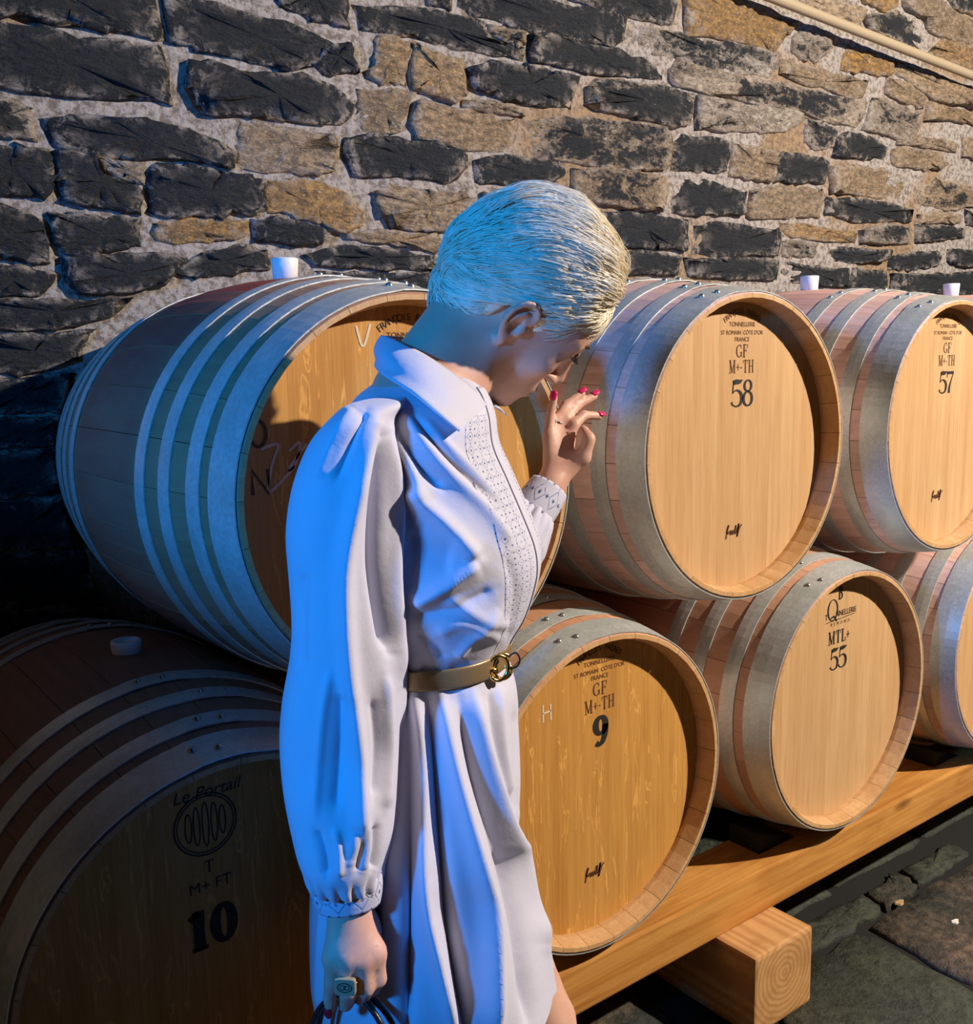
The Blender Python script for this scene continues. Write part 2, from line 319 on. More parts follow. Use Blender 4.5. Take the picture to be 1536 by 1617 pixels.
# ------------------------------------------------------------ floor of stone slabs
def mat_slab():
    t = NT('flagstone'); inf = t.info(); v = t.shifted(t.obj(), inf.outputs['Random'], 11)
    a = t.noise(v, 5, 6, 0.65, 0.5); b = t.noise(v, 40, 6, 0.7)
    col = t.mix(t.ramp(a, [(0.35, 0.0), (0.65, 1.0)]), (0.030, 0.036, 0.026), inf.outputs['Color'])
    col = t.mix(t.ramp(b, [(0.42, 0.7), (0.6, 0.0)]), col, (0.020, 0.022, 0.020))
    h = t.math('ADD', a, t.math('MULTIPLY', b, 0.5))
    return t.out(col, t.ramp(b, [(0.3, 0.45), (0.7, 0.8)]), 0.0, t.bump(h, 0.9, 0.02), 0.4)
SLAB = mat_slab(); GROUT = m_plain('floor_earth', (0.008, 0.008, 0.007), 0.95)
nx, ny = 40, 30
gx, gy = np.meshgrid(np.linspace(-2.6, 4.2, nx), np.linspace(-2.6, WY+.05, ny), indexing='ij')
floor = put('floor', mesh('floor', np.stack([gx.ravel(), gy.ravel(), -0.012+rng.normal(0, .002, nx*ny)], 1), grid_faces(nx, ny), False, GROUT)); floor['kind'] = 'structure'
def slab(P, col, parent):
    P = np.asarray(P, float); c = P.mean(0); N = 24
    Q = np.vstack([P, P[:1]]); L = np.r_[0, np.cumsum(np.linalg.norm(np.diff(Q, axis=0), axis=1))]
    s = np.linspace(0, L[-1], N, endpoint=False)
    O = np.stack([np.interp(s, L, Q[:, 0]), np.interp(s, L, Q[:, 1])], 1)+rng.normal(0, 0.005, (N, 2))
    V = []; F = []
    for k, zz, nz in ((1.0, -0.02, 0), (1.0, -0.008, .001), (0.955, 0.0, .0012), (0.6, 0.001, .0025), (.3, .001, .002)):
        for q in O:
            w = (q-c)*k; V.append((w[0], w[1], zz+rng.normal(0, nz) if nz else zz))
    V.append((0, 0, 0.002))
    for r in range(4):
        for i in range(N):
            j = (i+1) % N; F.append((r*N+i, r*N+j, (r+1)*N+j, (r+1)*N+i))
    F += [(4*N+i, 4*N+(i+1) % N, 5*N) for i in range(N)]
    V = np.array(V); ar = sum(V[i][0]*V[(i+1) % N][1]-V[(i+1) % N][0]*V[i][1] for i in range(N))
    if ar < 0: F = [f[::-1] for f in F]
    return put('slab', mesh('slab', V, F, True, SLAB), parent, (c[0], c[1], 0.0), color=(*col, 1))
GR, TN = (0.070, 0.085, 0.055), (0.20, 0.135, 0.085)
FL = [('g', '1275,1508 1345,1468 1397,1433 1362,1409 1300,1441 1230,1476'), ('t', '1402,1430 1446,1402 1438,1386 1420,1377 1367,1407'), ('g', '1451,1398 1534,1346 1500,1329 1426,1374 1444,1387'),
      ('t', '1374,1463 1410,1434 1460,1404 1540,1353 1600,1380 1640,1500 1560,1562 1500,1536 1440,1502'), ('g', '1278,1514 1340,1476 1366,1467 1436,1509 1500,1545 1556,1570 1520,1690 1300,1700 1230,1600')]
fb = []
for c, s in FL:
    P = np.array([at_z(*map(float, q.split(',')), 0.0)[:2] for q in s.split()]); fb.append((P[:, 0].min(), P[:, 0].max(), P[:, 1].min(), P[:, 1].max()))
    slab(P, TN if c == 't' else GR, floor)
for x0_, x1_ in ((.52, .98), (1.0, 1.42), (1.44, 2.0), (2.02, 2.6)):
    slab([(x0_, .19), (x1_, .19), (x1_, .60), (x0_, .60)], GR, floor); fb.append((x0_, x1_, .19, .60))
y = -2.5
while y < WY-.1:
    h = rng.uniform(0.34, 0.52); x = -2.5-rng.uniform(0, .3)
    if y+h > WY: h = WY-y
    while x < 4.0:
        w = rng.uniform(0.4, 0.8); g = 0.012
        if not any(x < b[1]-.03 and x+w > b[0]+.03 and y < b[3]-.03 and y+h > b[2]+.03 for b in fb):
            slab([(x+g, y+g), (x+w-g, y+g), (x+w-g, y+h-g), (x+g, y+h-g)], GR if rng.random() < .7 else TN, floor)
        x += w
    y += h
CHIP = m_plain('pale_chip', sr(225, 220, 200), 0.7)
for q, sz, lab in (((1508, 1455), 0.010, 'small white stone chip lying on the brownish flagstone'), ((1420, 1425), 0.013, 'tan chip of stone lying in the crack between flagstones')):
    P = at_z(*q, 0.004); n = 9; V = []; F = []
    for k, zz in ((1.0, 0.0), (0.8, .003), ):
        for i in range(n):
            a = 2*math.pi*i/n; r = sz*k*(1+.25*math.sin(3*a+1)); V.append((r*math.cos(a)*1.3, r*math.sin(a)*.8, zz))
    F = [(i, (i+1) % n, n+(i+1) % n, n+i) for i in range(n)]+[tuple(range(n, 2*n)), tuple(range(n-1, -1, -1))]
    tag(put('stone_chip', mesh('stone_chip', V, F, False, CHIP if sz < .012 else m_plain('tan_chip', sr(175, 145, 105), .8)), None, (P[0], P[1], 0.003)), lab, 'stone chip')
# ------------------------------------------------------------ barrel materials
def mat_head(name, c0, c1, c2, fleck=0.0, rough=0.55):
    t = NT(name); inf = t.info(); v = t.shifted(t.obj(), inf.outputs['Random'], 13)
    g = t.noise(t.mapping(v, (34, 34, 1.1)), 2.2, 6, 0.65, 0.25)
    w = t.noise(t.mapping(v, (9, 9, 0.7)), 2.0, 3, 0.5, 0.6)
    f = t.noise(t.mapping(v, (160, 160, 5)), 2.0, 3, 0.6)
    col = t.mix(t.ramp(g, [(0.3, 0.0), (0.7, 1.0)]), c0, c1)
    col = t.mix(t.ramp(w, [(0.45, 0.0), (0.75, 0.6)]), col, c2)
    col = t.mix(t.ramp(inf.outputs['Random'], [(0.0, 0.0), (1.0, 0.34)]), col, c2)
    col = t.mix(t.ramp(f, [(0.50, 0.0), (0.70, 0.35)]), col, tuple(x*0.55 for x in c1))
    if fleck > 0:
        fl = t.noise(t.mapping(v, (34, 34, 5)), 1.0, 3, 0.5, 2.2)
        col = t.mix(t.ramp(fl, [(0.60, 0.0), (0.63, fleck), (0.66, 0.0)]), col, tuple(min(1, x*1.35) for x in c0))
    return t.out(col, rough, 0.0, t.bump(t.math('ADD', g, f), 0.12, 0.004), 0.35)
HEAD_PALE = mat_head('pale_oak_head', sr(214, 178, 132), sr(200, 158, 110), sr(186, 142, 94))
HEAD_GOLD = mat_head('golden_oak_head', sr(216, 164, 88), sr(196, 140, 66), sr(168, 110, 46), 0.6)
def mat_stave():
    t = NT('stave_outside'); inf = t.info(); o = t.obj(); v = t.shifted(o, inf.outputs['Random'], 17)
    g = t.noise(t.mapping(v, (40, 2.0, 40)), 2.0, 6, 0.65, 0.2); w = t.noise(t.mapping(v, (6, 1.5, 6)), 2.0, 4, 0.6)
    xs = t.n('ShaderNodeSeparateXYZ', Vector=o).outputs['Y']
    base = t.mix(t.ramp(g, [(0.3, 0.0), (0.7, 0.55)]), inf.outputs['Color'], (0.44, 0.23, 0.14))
    # wine stain: a band round the bilge, strongest on the staves next to the bung
    band = t.ramp(t.math('ABSOLUTE', xs), [(0.13, 1.0), (0.24, 0.0)])
    st = t.math('MULTIPLY', t.math('MULTIPLY', band, inf.outputs['Alpha']), t.ramp(w, [(0.25, 0.55), (0.6, 1.0)]))
    col = t.mix(st, base, (0.30, 0.036, 0.034))
    return t.out(col, 0.6, 0.0, t.bump(g, 0.15, 0.004), 0.35)
STAVE = mat_stave()
CHIME = mat_head('chime_oak', sr(218, 178, 132), sr(200, 156, 106), sr(180, 134, 84))
def mat_steel():
    t = NT('galvanised_hoop'); v = t.shifted(t.obj(), t.info().outputs['Random'], 9)
    vo = t.n('ShaderNodeTexVoronoi', Vector=v, Scale=190.0).outputs['Color']
    s = t.n('ShaderNodeSeparateColor', Color=vo).outputs[0]; n = t.noise(v, 9, 5, 0.6); sc = t.noise(t.mapping(v, (60, 60, 9)), 3, 4, 0.6)
    col = t.mix(s, (0.56, 0.58, 0.56), (0.68, 0.70, 0.68)); col = t.mix(t.ramp(n, [(0.45, 0.0), (0.7, 0.55)]), col, (0.38, 0.43, 0.39))
    col = t.mix(t.ramp(sc, [(0.62, 0.0), (0.72, 0.5)]), col, (0.78, 0.80, 0.80))
    return t.out(col, t.ramp(s, [(0.0, 0.33), (1.0, 0.42)]), 0.42, t.bump(n, 0.05, 0.004))
STEEL = mat_steel()
INK, BRAND, CHALK = m_plain('stencil_ink', (0.012, 0.010, 0.010), 0.7), m_plain('burnt_brand', (0.12, 0.045, 0.016), 0.8), m_plain('chalk', (0.72, 0.62, 0.50), 0.9)
FAINT = m_plain('worn_stamp', (0.13, 0.065, 0.024), 0.8)
BUNGM = m_plain('silicone_bung', (0.80, 0.80, 0.82), 0.4)
# ------------------------------------------------------------ barrel geometry
BL, RB, RH = 0.90, 0.346, 0.297
def br(y):                                   # outer stave radius; y from the middle of the barrel
    return RB-(RB-RH)*(2*np.asarray(y)/BL)**2
NST = 28
HY = -BL/2+0.041                             # face of the front head
def stave_mesh():
    ys = np.array([-.45, -.446, -.42, -.402, -.36, -.28, -.2, -.1, 0, .1, .2, .28, .36, .402, .42, .446, .45])
    th = np.array([.011, .013, .024, .026, .026, .026, .026, .026, .026, .026, .026, .026, .026, .026, .024, .013, .011])
    hw = math.pi/NST-0.0016; V = []
    for y, k in zip(ys, th):
        ro = br(y)-(0.003 if abs(y) > .449 else 0)
        for a in (-hw, 0, hw): V.append((ro*math.sin(a), y, ro*math.cos(a)))
        for a in (hw, 0, -hw): V.append(((br(y)-k)*math.sin(a), y, (br(y)-k)*math.cos(a)))
    F = []; mi = []; n = len(ys)
    for i in range(n-1):
        for k in range(6):
            k2 = (k+1) % 6; F.append((i*6+k, (i+1)*6+k, (i+1)*6+k2, i*6+k2)); mi.append(0 if k in (0, 1) else 1)
    F += [(0, 1, 2, 3, 4, 5), tuple((n-1)*6+k for k in (5, 4, 3, 2, 1, 0))]; mi += [1, 1]
    me = mesh('stave', V, F, False, STAVE); me.materials.append(CHIME)
    me.polygons.foreach_set('material_index', mi); return me
STAVE_ME = stave_mesh()
def hoop_mesh(y0, y1, seam, NS=96):
    V = []; F = []
    for i in range(NS):
        a = 2*math.pi*i/NS; d = (a-seam+math.pi) % (2*math.pi)-math.pi
        e = 0.0016 if -0.16 < d < 0.10 else 0.0
        for y, k in ((y0, .0002), (y0, .0024), ((y0+y1)/2, .0030), (y1, .0024), (y1, .0002)):
            r = float(br(y))+k+e; V.append((r*math.sin(a), y, r*math.cos(a)))
    F = grid_faces(NS, 5, True, 0, True)
    return mesh('hoop', V, F, False, STEEL)
HOOPS = [(-.4485, -.388), (-.365, -.331), (-.283, -.250), (-.203, -.170), (.170, .203), (.250, .283), (.331, .365), (.388, .4485)]
def rivet_mesh():
    V = []; F = []; n = 8
    for k, (r, h) in enumerate(((.0060, -.002), (.0058, .0012), (.0042, .0034), (.0016, .0045))):
        for i in range(n): V.append((r*math.cos(2*math.pi*i/n), r*math.sin(2*math.pi*i/n), h))
    for k in range(3):
        for i in range(n): F.append((k*n+i, k*n+(i+1) % n, (k+1)*n+(i+1) % n, (k+1)*n+i))
    F.append(tuple(3*n+i for i in range(n)))
    return mesh('rivet', V, F, True, m_plain('rivet_steel', (0.42, 0.42, 0.40), 0.3, 0.8))
RIVET = rivet_mesh()
HOOP_ME = {}
def board_mesh(x0, x1, R, mat):
    n = 9; xs = np.linspace(x0, x1, n); V = []; g = 0.00012
    xs[0] += g; xs[-1] -= g
    top = [(x, math.sqrt(max(R*R-x*x, 0))) for x in xs]; bot = [(x, -z) for x, z in top][::-1]
    O = top+bot; m = len(O)
    for y, k in ((0.0, 1.0), (0.0006, 1.0), (0.02, 1.0)):
        for x, z in O: V.append((x, y, z))
    F = [tuple(range(m))]+[(r*m+i, r*m+(i+1) % m, (r+1)*m+(i+1) % m, (r+1)*m+i)[::-1] for r in range(2) for i in range(m)]+[tuple(2*m+i for i in range(m))[::-1]]
    return mesh('head_board', V, F, False, mat)
# ------------------------------------------------------------ lettering: strokes with thick and thin parts
def ribbon(P, W, n=None):
    P = np.asarray(P, float); W = np.broadcast_to(np.asarray(W, float), (len(P),)).copy()
    if n:
        Q = catmull(np.c_[P, W], n); P, W = Q[:, :2], np.maximum(Q[:, 2], 0.004)
    T = np.gradient(P, axis=0); T /= np.linalg.norm(T, axis=1)[:, None]+1e-12
    N = np.stack([-T[:, 1], T[:, 0]], 1)
    V = []; F = []
    for p, nn, w in zip(P, N, W): V += [p+nn*w/2, p-nn*w/2]
    F = [(2*i, 2*i+1, 2*i+3, 2*i+2) for i in range(len(P)-1)]
    return V, F
def ell(cx, cy, rx, ry, lo, hi, a0=0, a1=360, n=28):
    a = np.radians(np.linspace(a0, a1, n)); P = np.stack([cx+rx*np.cos(a), cy+ry*np.sin(a)], 1)
    return P, lo+(hi-lo)*np.abs(np.cos(a))**1.3
def st(x0, y0, x1, y1, w): return ([(x0, y0), (x1, y1)], w)
def vstem(x, w=.15, y0=0, y1=1): return [st(x, y0, x, y1, w), st(x-.15, y0+.02, x+.15, y0+.02, .045), st(x-.15, y1-.02, x+.15, y1-.02, .045)]
G = {
 '5': (.62, [st(.2, .95, .15, .5, .055), ([(.17, .90), (.35, .93), (.55, .93), (.72, 1.0)], [.17, .19, .15, .03], 14), ([(.15, .50), (.28, .60), (.46, .60), (.63, .48), (.68, .30), (.60, .09), (.38, .01), (.16, .07), (.10, .18)], [.04, .05, .08, .15, .17, .12, .06, .06, .13], 30)]),
 '8': (.62, [ell(.36, .77, .20, .205, .05, .13), ell(.36, .28, .25, .265, .055, .15)]),
 '7': (.60, [st(.06, .93, .64, .93, .13), st(.07, .72, .07, .98, .05), ([(.62, .92), (.42, .55), (.30, .25), (.27, 0)], [.05, .08, .15, .18], 12)]),
 '9': (.62, [ell(.34, .69, .22, .28, .09, .20), ([(.55, .70), (.54, .42), (.44, .14), (.26, .04), (.14, .12)], [.20, .20, .16, .11, .16], 18)]),
 '1': (.5, [([(.28, 0), (.27, .5), (.28, 1)], [.24, .22, .24]), st(.28, .96, .06, .80, .14), st(.08, .03, .48, .03, .08)]),
 '0': (.62, [ell(.34, .5, .22, .46, .10, .22)]),
 'G': (.78, [ell(.42, .5, .32, .47, .05, .14, 50, 300), st(.68, .40, .68, .06, .13), st(.55, .40, .80, .40, .045), st(.63, .95, .66, .68, .05)]),
 'F': (.66, [*vstem(.2), st(.2, .975, .62, .975, .05), st(.62, .99, .62, .72, .05), st(.2, .52, .48, .52, .05), st(.48, .64, .48, .40, .045)]),
 'M': (.98, [*vstem(.16, .05), *vstem(.80, .14), st(.16, 1, .48, .04, .14), st(.48, .04, .80, 1, .05)]),
 'T': (.74, [*vstem(.37), st(.04, .97, .70, .97, .05), st(.045, .99, .06, .72, .05), st(.695, .99, .68, .72, .05)]),
 'H': (.86, [*vstem(.18, .14), *vstem(.66, .14), st(.18, .51, .66, .51, .05)]),
 'L': (.66, [*vstem(.2), st(.2, .025, .62, .025, .05), st(.62, .01, .62, .32, .06)]),
 'B': (.74, [*vstem(.2, .17), ([(.2, .97), (.48, .95), (.58, .76), (.46, .54), (.2, .52)], [.06, .08, .19, .08, .05], 22), ([(.2, .52), (.50, .50), (.64, .27), (.50, .04), (.2, .03)], [.05, .08, .20, .08, .06], 22)]),
 '+': (.56, [st(.06, .45, .50, .45, .065), st(.28, .20, .28, .72, .065)]),
 '-': (.34, [st(.06, .40, .28, .40, .09)]),
 'm': (.98, [([(.06, .25), (.16, .95), (.22, .1)], [.05, .06, .05], 12), ([(.22, .1), (.48, .95), (.56, .1)], [.05, .06, .05], 12), ([(.56, .1), (.8, .95), (.92, .05)], [.05, .06, .05], 12)]),
 ' ': (.3, []),
}
def glyph_line(s, h, squash=1.0, gap=0.06, bold=1.0):
    V = []; F = []; x = 0
    for ch in s:
        w, S = G[ch]
        for stq in S:
            P, W = stq[0], stq[1]; v, f = ribbon(P, np.asarray(W)*bold, stq[2] if len(stq) > 2 else None)
            o = len(V); V += [((q[0]*squash+x)*h, q[1]*h) for q in v]; F += [tuple(i+o for i in g) for g in f]
        x += (w+gap)*squash
    V = [(a-x*h/2+gap*squash*h/2, b-h/2) for a, b in V]
    return V, F
def font_line(s, h):
    c = bpy.data.curves.new('lettering', 'FONT'); c.body = s; c.size = 1.0; c.align_x = 'CENTER'; c.align_y = 'CENTER'
    o = bpy.data.objects.new('lettering', c); COL.objects.link(o)
    dg = bpy.context.evaluated_depsgraph_get(); me = o.evaluated_get(dg).to_mesh()
    V = [(v.co.x*h, v.co.y*h) for v in me.vertices]; F = [tuple(p.vertices) for p in me.polygons]
    o.evaluated_get(dg).to_mesh_clear(); bpy.data.objects.remove(o); bpy.data.curves.remove(c)
    return V, F
def arc_line(s, h, R, span):
    V = []; F = []
    for i, ch in enumerate(s):
        if ch == ' ': continue
        v, f = font_line(ch, h); a = (i/(len(s)-1)-.5)*span; o = len(V)
        V += [((R+q[1])*math.sin(a)+q[0]*math.cos(a), (R+q[1])*math.cos(a)-q[0]*math.sin(a)-R) for q in v]; F += [tuple(i_+o for i_ in g) for g in f]
    return V, F
def lettering(name, VF, x, z, mat, parent, sx=1.0, lift=0.0007, shear=0.0):
    V, F = VF
    me = mesh(name, [(x+sx*a+shear*b, HY-lift, z+b) for a, b in V], F, False, mat)
    return put(name, me, parent, (0, 0, 0))
def scribble(VFs):
    V = []; F = []
    for v, f in VFs:
        o = len(V); V += [tuple(q) for q in v]; F += [tuple(i+o for i in g) for g in f]
    return V, F
def signature(s=0.025):
    return scribble([ribbon(np.array([(-.95, -.5), (-.8, .1), (-.62, .55), (-.75, .45), (-.85, .0), (-.6, -.05)])*s, np.array([.04, .06, .04, .03, .05, .04])*s, 18),
                     ribbon(np.array([(-.6, -.05), (-.45, .1), (-.4, -.2), (-.25, .12), (-.15, -.2), (0, .1), (.1, -.18), (.25, .5), (.3, -.15), (.5, .15), (.62, .6), (.5, .1), (.42, -.45), (.75, .3), (1.0, .45)])*s, .034*s, 60)])
# ------------------------------------------------------------ one barrel
def barrel(c, label, kind, tint, stain, seam, nboard=7, boards_tilt=0.0):
    base = empty('wine_barrel', (c[0], c[1]+BL/2, c[2]-RB)); tag(base, label, 'barrel', 'stacked oak wine barrels')
    for i in range(NST):
        a = 2*math.pi*(i+.5)/NST+seam*.3; d = abs((a+math.pi) % (2*math.pi)-math.pi)
        v = rng.uniform(.82, 1.15)
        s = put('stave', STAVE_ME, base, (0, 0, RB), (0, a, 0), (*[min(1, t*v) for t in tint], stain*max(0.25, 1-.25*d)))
    for i, (y0, y1) in enumerate(HOOPS):
        sm = round(seam+((i*.11) % .3)-.15, 3); key = (i, sm)
        if key not in HOOP_ME: HOOP_ME[key] = hoop_mesh(y0, y1, sm)
        h = put('hoop', HOOP_ME[key], base, (0, 0, RB))
        if i < 5:
            for da in (-.10, .0):
                a = sm+da-.0; ym = (y0+y1)/2+(0.006 if da else -.006)*(1 if i == 0 else .6); r = float(br(ym))+.0044
                put('rivet', RIVET, h, (r*math.sin(a), ym, r*math.cos(a)), (0, a, 0))
    hd = HEAD_GOLD if kind == 'gold' else HEAD_PALE
    R = float(br(HY))-.0245; w = rng.uniform(.8, 1.2, nboard); w = np.r_[0, np.cumsum(w)]/w.sum()*2*R-R; w[0] += .001; w[-1] -= .001
    for i in range(nboard):
        put('head_board', board_mesh(w[i], w[i+1], R, hd), base, (0, HY, RB))
    n = 32; V = [(R*math.sin(2*math.pi*i/n), y, R*math.cos(2*math.pi*i/n)) for y in (BL/2-.048, BL/2-.068) for i in range(n)]
    put('rear_head', mesh('rear_head', V, [tuple(range(n)), tuple(range(2*n-1, n-1, -1))]+[(i, n+i, n+(i+1) % n, (i+1) % n) for i in range(n)], False, hd), base, (0, 0, RB))
    return base
def stamps_cooper(b, number, tilt=0.0, nh=.052, dx=.012, bold=1.0, h_squash=1.0):
    z = RB
    lettering('maker_stamp', arc_line('FRANÇOIS FRÈRES', .0155, .085, 1.30), dx, z+.262, BRAND if number != '9' else INK, b)
    lettering('maker_stamp', scribble([[(np.array(font_line('TONNELLERIE', .0125)[0])+(0, .026)).tolist(), font_line('TONNELLERIE', .0125)[1]],
        [(np.array(font_line('ST ROMAIN  CÔTE D\'OR', .0115)[0])+(0, .010)).tolist(), font_line('ST ROMAIN  CÔTE D\'OR', .0115)[1]],
        [(np.array(font_line('FRANCE', .0120)[0])+(0, -.003)).tolist(), font_line('FRANCE', .0120)[1]]]), dx, z+.211, BRAND, b)
    lettering('toast_stamp', glyph_line('GF', .025, .95), dx, z+.186, BRAND, b)
    lettering('toast_stamp', glyph_line('M+-TH', .025, .82), dx, z+.156, BRAND, b)
    lettering('barrel_number', glyph_line(number, nh, h_squash, bold=bold), dx, z+.104, INK, b)
    lettering('signature_stamp', signature(), dx-.016, z-.171, BRAND, b)
PINK = (0.84, 0.56, 0.49)
B58 = barrel((.371, .009, 1.219), 'oak barrel stencilled 58 on the upper row beside the woman\'s raised hand', 'pale', PINK, .25, -.12)
stamps_cooper(B58, '58')
B57 = barrel((1.122, -.003, 1.216), 'oak barrel stencilled 57 on the upper row at the right edge', 'pale', PINK, .3, -.18)
stamps_cooper(B57, '57')
BXU = barrel((1.868, .005, 1.216), 'farthest upper oak barrel, only its bilge peeping out behind barrel 57', 'pale', PINK, .3, -.1)
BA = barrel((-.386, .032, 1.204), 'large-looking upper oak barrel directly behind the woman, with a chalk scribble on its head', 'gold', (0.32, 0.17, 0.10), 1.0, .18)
lettering('maker_stamp', arc_line('FRANÇOIS FRÈRES', .0155, .085, 1.30), .012, RB+.262, INK, BA)
lettering('maker_stamp', font_line('TONNELLERIE', .0125), .012, RB+.235, BRAND, BA)
lettering('toast_stamp', glyph_line('GF', .025, .95), .012, RB+.186, BRAND, BA)
lettering('chalk_mark', scribble([ribbon(np.array([(-.03, .025), (-.005, .03), (-.016, .0), (-.022, -.035), (.0, -.02), (.02, -.002)]), .0026, 26), ribbon(np.array([(.012, .02), (.03, .03), (.02, .0), (.008, -.008), (.025, .012), (.04, .028)]), .0024, 26)]), -.208, RB+.055, CHALK, BA)
lettering('chalk_mark', ribbon(np.array([(-.012, .015), (-.002, -.015), (.012, .018)]), .0022, 10), -.067, RB+.234, CHALK, BA)
lettering('worn_stamp', ribbon(*ell(0, .04, .012, .018, .005, .006)), -.242, RB+.062, FAINT, BA)
lettering('worn_stamp', ribbon(np.array([(-.012, -.045), (-.012, -.01), (.012, -.045), (.012, -.01)]), .006), -.242, RB+.062, FAINT, BA)
B9 = barrel((-.001, .021, .613), 'golden oak barrel stencilled 9 on the lower row beside the dress', 'gold', (0.64, 0.32, 0.17), .6, -.05, 6)
stamps_cooper(B9, '9', nh=.056, bold=1.35, dx=.010)
lettering('chalk_mark', scribble([ribbon(np.array([(-.009, -.016), (-.009, .016)]), .003), ribbon(np.array([(-.009, 0), (.009, .002)]), .003), ribbon(np.array([(.009, -.016), (.008, .014)]), .003)]), -.118, RB+.170, CHALK, B9)
B55 = barrel((.743, .008, .619), 'oak barrel stencilled 55 on the lower row above the timber beam', 'pale', (0.58, 0.32, 0.21), .4, -.18, 7)
lettering('stencil_letter', glyph_line('B', .030, .8, bold=1.2), 0, RB+.243, INK, B55)
lettering('maker_stamp', scribble([ribbon(*ell(-.028, .010, .018, .024, .0016, .0052)), ribbon(np.array([(-.034, -.008), (-.022, -.006), (-.012, -.018)]), [.001, .005, .002], 10), ribbon(np.array([(-.054, -.017), (.058, -.011)]), .0014),
          [(np.array(font_line('T', .019)[0])+(-.052, -.004)).tolist(), font_line('T', .019)[1]], [(np.array(font_line('NNELLERIE', .019)[0])*(.86, 1)+(.024, -.002)).tolist(), font_line('NNELLERIE', .019)[1]],
          [(np.array(font_line('R  E  M  O  N  D', .0105)[0])+(.002, -.024)).tolist(), font_line('R  E  M  O  N  D', .0105)[1]]]), 0, RB+.197, INK, B55)
lettering('toast_stamp', glyph_line('MTL+', .030, .9, bold=1.15), 0, RB+.142, INK, B55)
lettering('barrel_number', glyph_line('55', .050, .95), -.005, RB+.091, INK, B55)
BR = barrel((1.49, .006, .613), 'lower oak barrel with blue-lit hoops cut off by the right edge', 'pale', PINK, .3, -.1, 7)
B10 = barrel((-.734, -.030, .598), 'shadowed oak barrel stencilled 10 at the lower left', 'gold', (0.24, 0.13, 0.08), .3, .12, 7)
lettering('maker_stamp', font_line('Le Portail', .024), -.022, RB+.244, INK, B10, shear=.25)
ov = [ribbon(*ell(0, 0, .043, .043, .0022, .0022)), ribbon(*ell(0, 0, .039, .039, .0016, .0016))]
for k, (ox, oh) in enumerate(((-.0235, .020), (-.0122, .027), (0, .031), (.0122, .027), (.0235, .020))): ov.append(ribbon(*ell(ox, 0, .0043, oh, .0018, .0018)))
lettering('emblem_stamp', scribble(ov), -.028, RB+.199, INK, B10)
lettering('toast_stamp', glyph_line('T', .017), -.027, RB+.139, INK, B10)
lettering('toast_stamp', font_line('M+ FT', .022), -.027, RB+.112, INK, B10)
lettering('barrel_number', glyph_line('10', .056, 1.0, bold=1.25), -.029, RB+.052, INK, B10)
# bungs
def bung(b, label, h=0.036, dy=-.028):
    n = 20; V = []; F = []
    for r, z in ((.0, -.02), (.0205, -.02), (.0245, h-.002), (.0235, h), (.016, h), (.0155, h-.003), (0, h-.003)):
        for i in range(n): V.append((r*math.cos(2*math.pi*i/n), r*math.sin(2*math.pi*i/n), z))
    F = [(k*n+i, k*n+(i+1) % n, (k+1)*n+(i+1) % n, (k+1)*n+i) for k in range(6) for i in range(n)]
    o = put('bung', mesh('bung', V, F, True, BUNGM), None, (b.location.x, b.location.y+dy, b.location.z+2*RB))
    return tag(o, label, 'bung', 'white silicone bungs')
bung(BA, 'white silicone bung standing on the red-stained barrel behind the woman')
bung(B57, 'pale bung on the top of barrel 57, half hidden')
bung(BXU, 'yellowish pale bung on the farthest upper barrel at the right edge')
bung(B10, 'dim white bung on the shadowed barrel 10 at lower left', .018)
# ------------------------------------------------------------ rack of beams
def mat_beam():
    t = NT('pine_beam'); v = t.obj()
    g = t.noise(t.mapping(v, (1.2, 30, 30)), 2.2, 6, 0.65, 0.6); w = t.noise(t.mapping(v, (1.5, 8, 8)), 2.0, 3, 0.5, 1.2)
    kn = t.n('ShaderNodeTexVoronoi', Vector=t.mapping(v, (2.2, 7, 7)), Scale=1.0).outputs['Distance']
    col = t.mix(t.ramp(g, [(0.3, 0.0), (0.7, 1.0)]), sr(214, 158, 84), sr(178, 116, 48)); col = t.mix(t.ramp(w, [(0.45, 0.0), (0.75, 0.6)]), col, sr(150, 88, 34))
    col = t.mix(t.ramp(kn, [(0.05, 0.85), (0.13, 0.0)]), col, sr(84, 44, 18))
    return t.out(col, 0.5, 0.0, t.bump(g, 0.15, 0.004), 0.35)
BEAM = mat_beam()
def mat_block():
    t = NT('block_end_grain'); v = t.obj(); s = t.n('ShaderNodeSeparateXYZ', Vector=v)
    c = t.n('ShaderNodeCombineXYZ', X=s.outputs['X'], Y=0.0, Z=s.outputs['Z']).outputs[0]
    r = t.n('ShaderNodeTexWave', Vector=t.mapping(c, (1, 1, 1), (-.0, 0, -.02)), Scale=24.0, Distortion=2.5, Detail=2.0, _wave_type='RINGS', _rings_direction='Y').outputs['Fac']
    g = t.noise(t.mapping(v, (40, 2, 40)), 2, 5, .6); n = t.noise(v, 18, 5, .6)
    col = t.mix(t.ramp(r, [(0.2, 0.0), (0.9, 0.55)]), sr(206, 158, 104), sr(168, 116, 66)); col = t.mix(t.ramp(n, [(.45, 0.0), (.7, .5)]), col, sr(150, 100, 56))
    return t.out(col, .6, 0, t.bump(g, .15, .004), .3)
BLOCK = mat_block()
BT = 0.279
for yy, lab in ((0.05, 'long yellow timber beam under the front of the lower barrels'), (0.70, 'rear timber beam under the back of the lower barrels, in shadow')):
    V, F = box_vf(-1.75, 3.6, -.07, .07, -.101, 0, .006)
    tag(put('timber_beam', mesh('timber_beam', V, F, False, BEAM), None, (0, yy+.07, BT)), lab, 'beam', 'timber beams of the barrel rack')
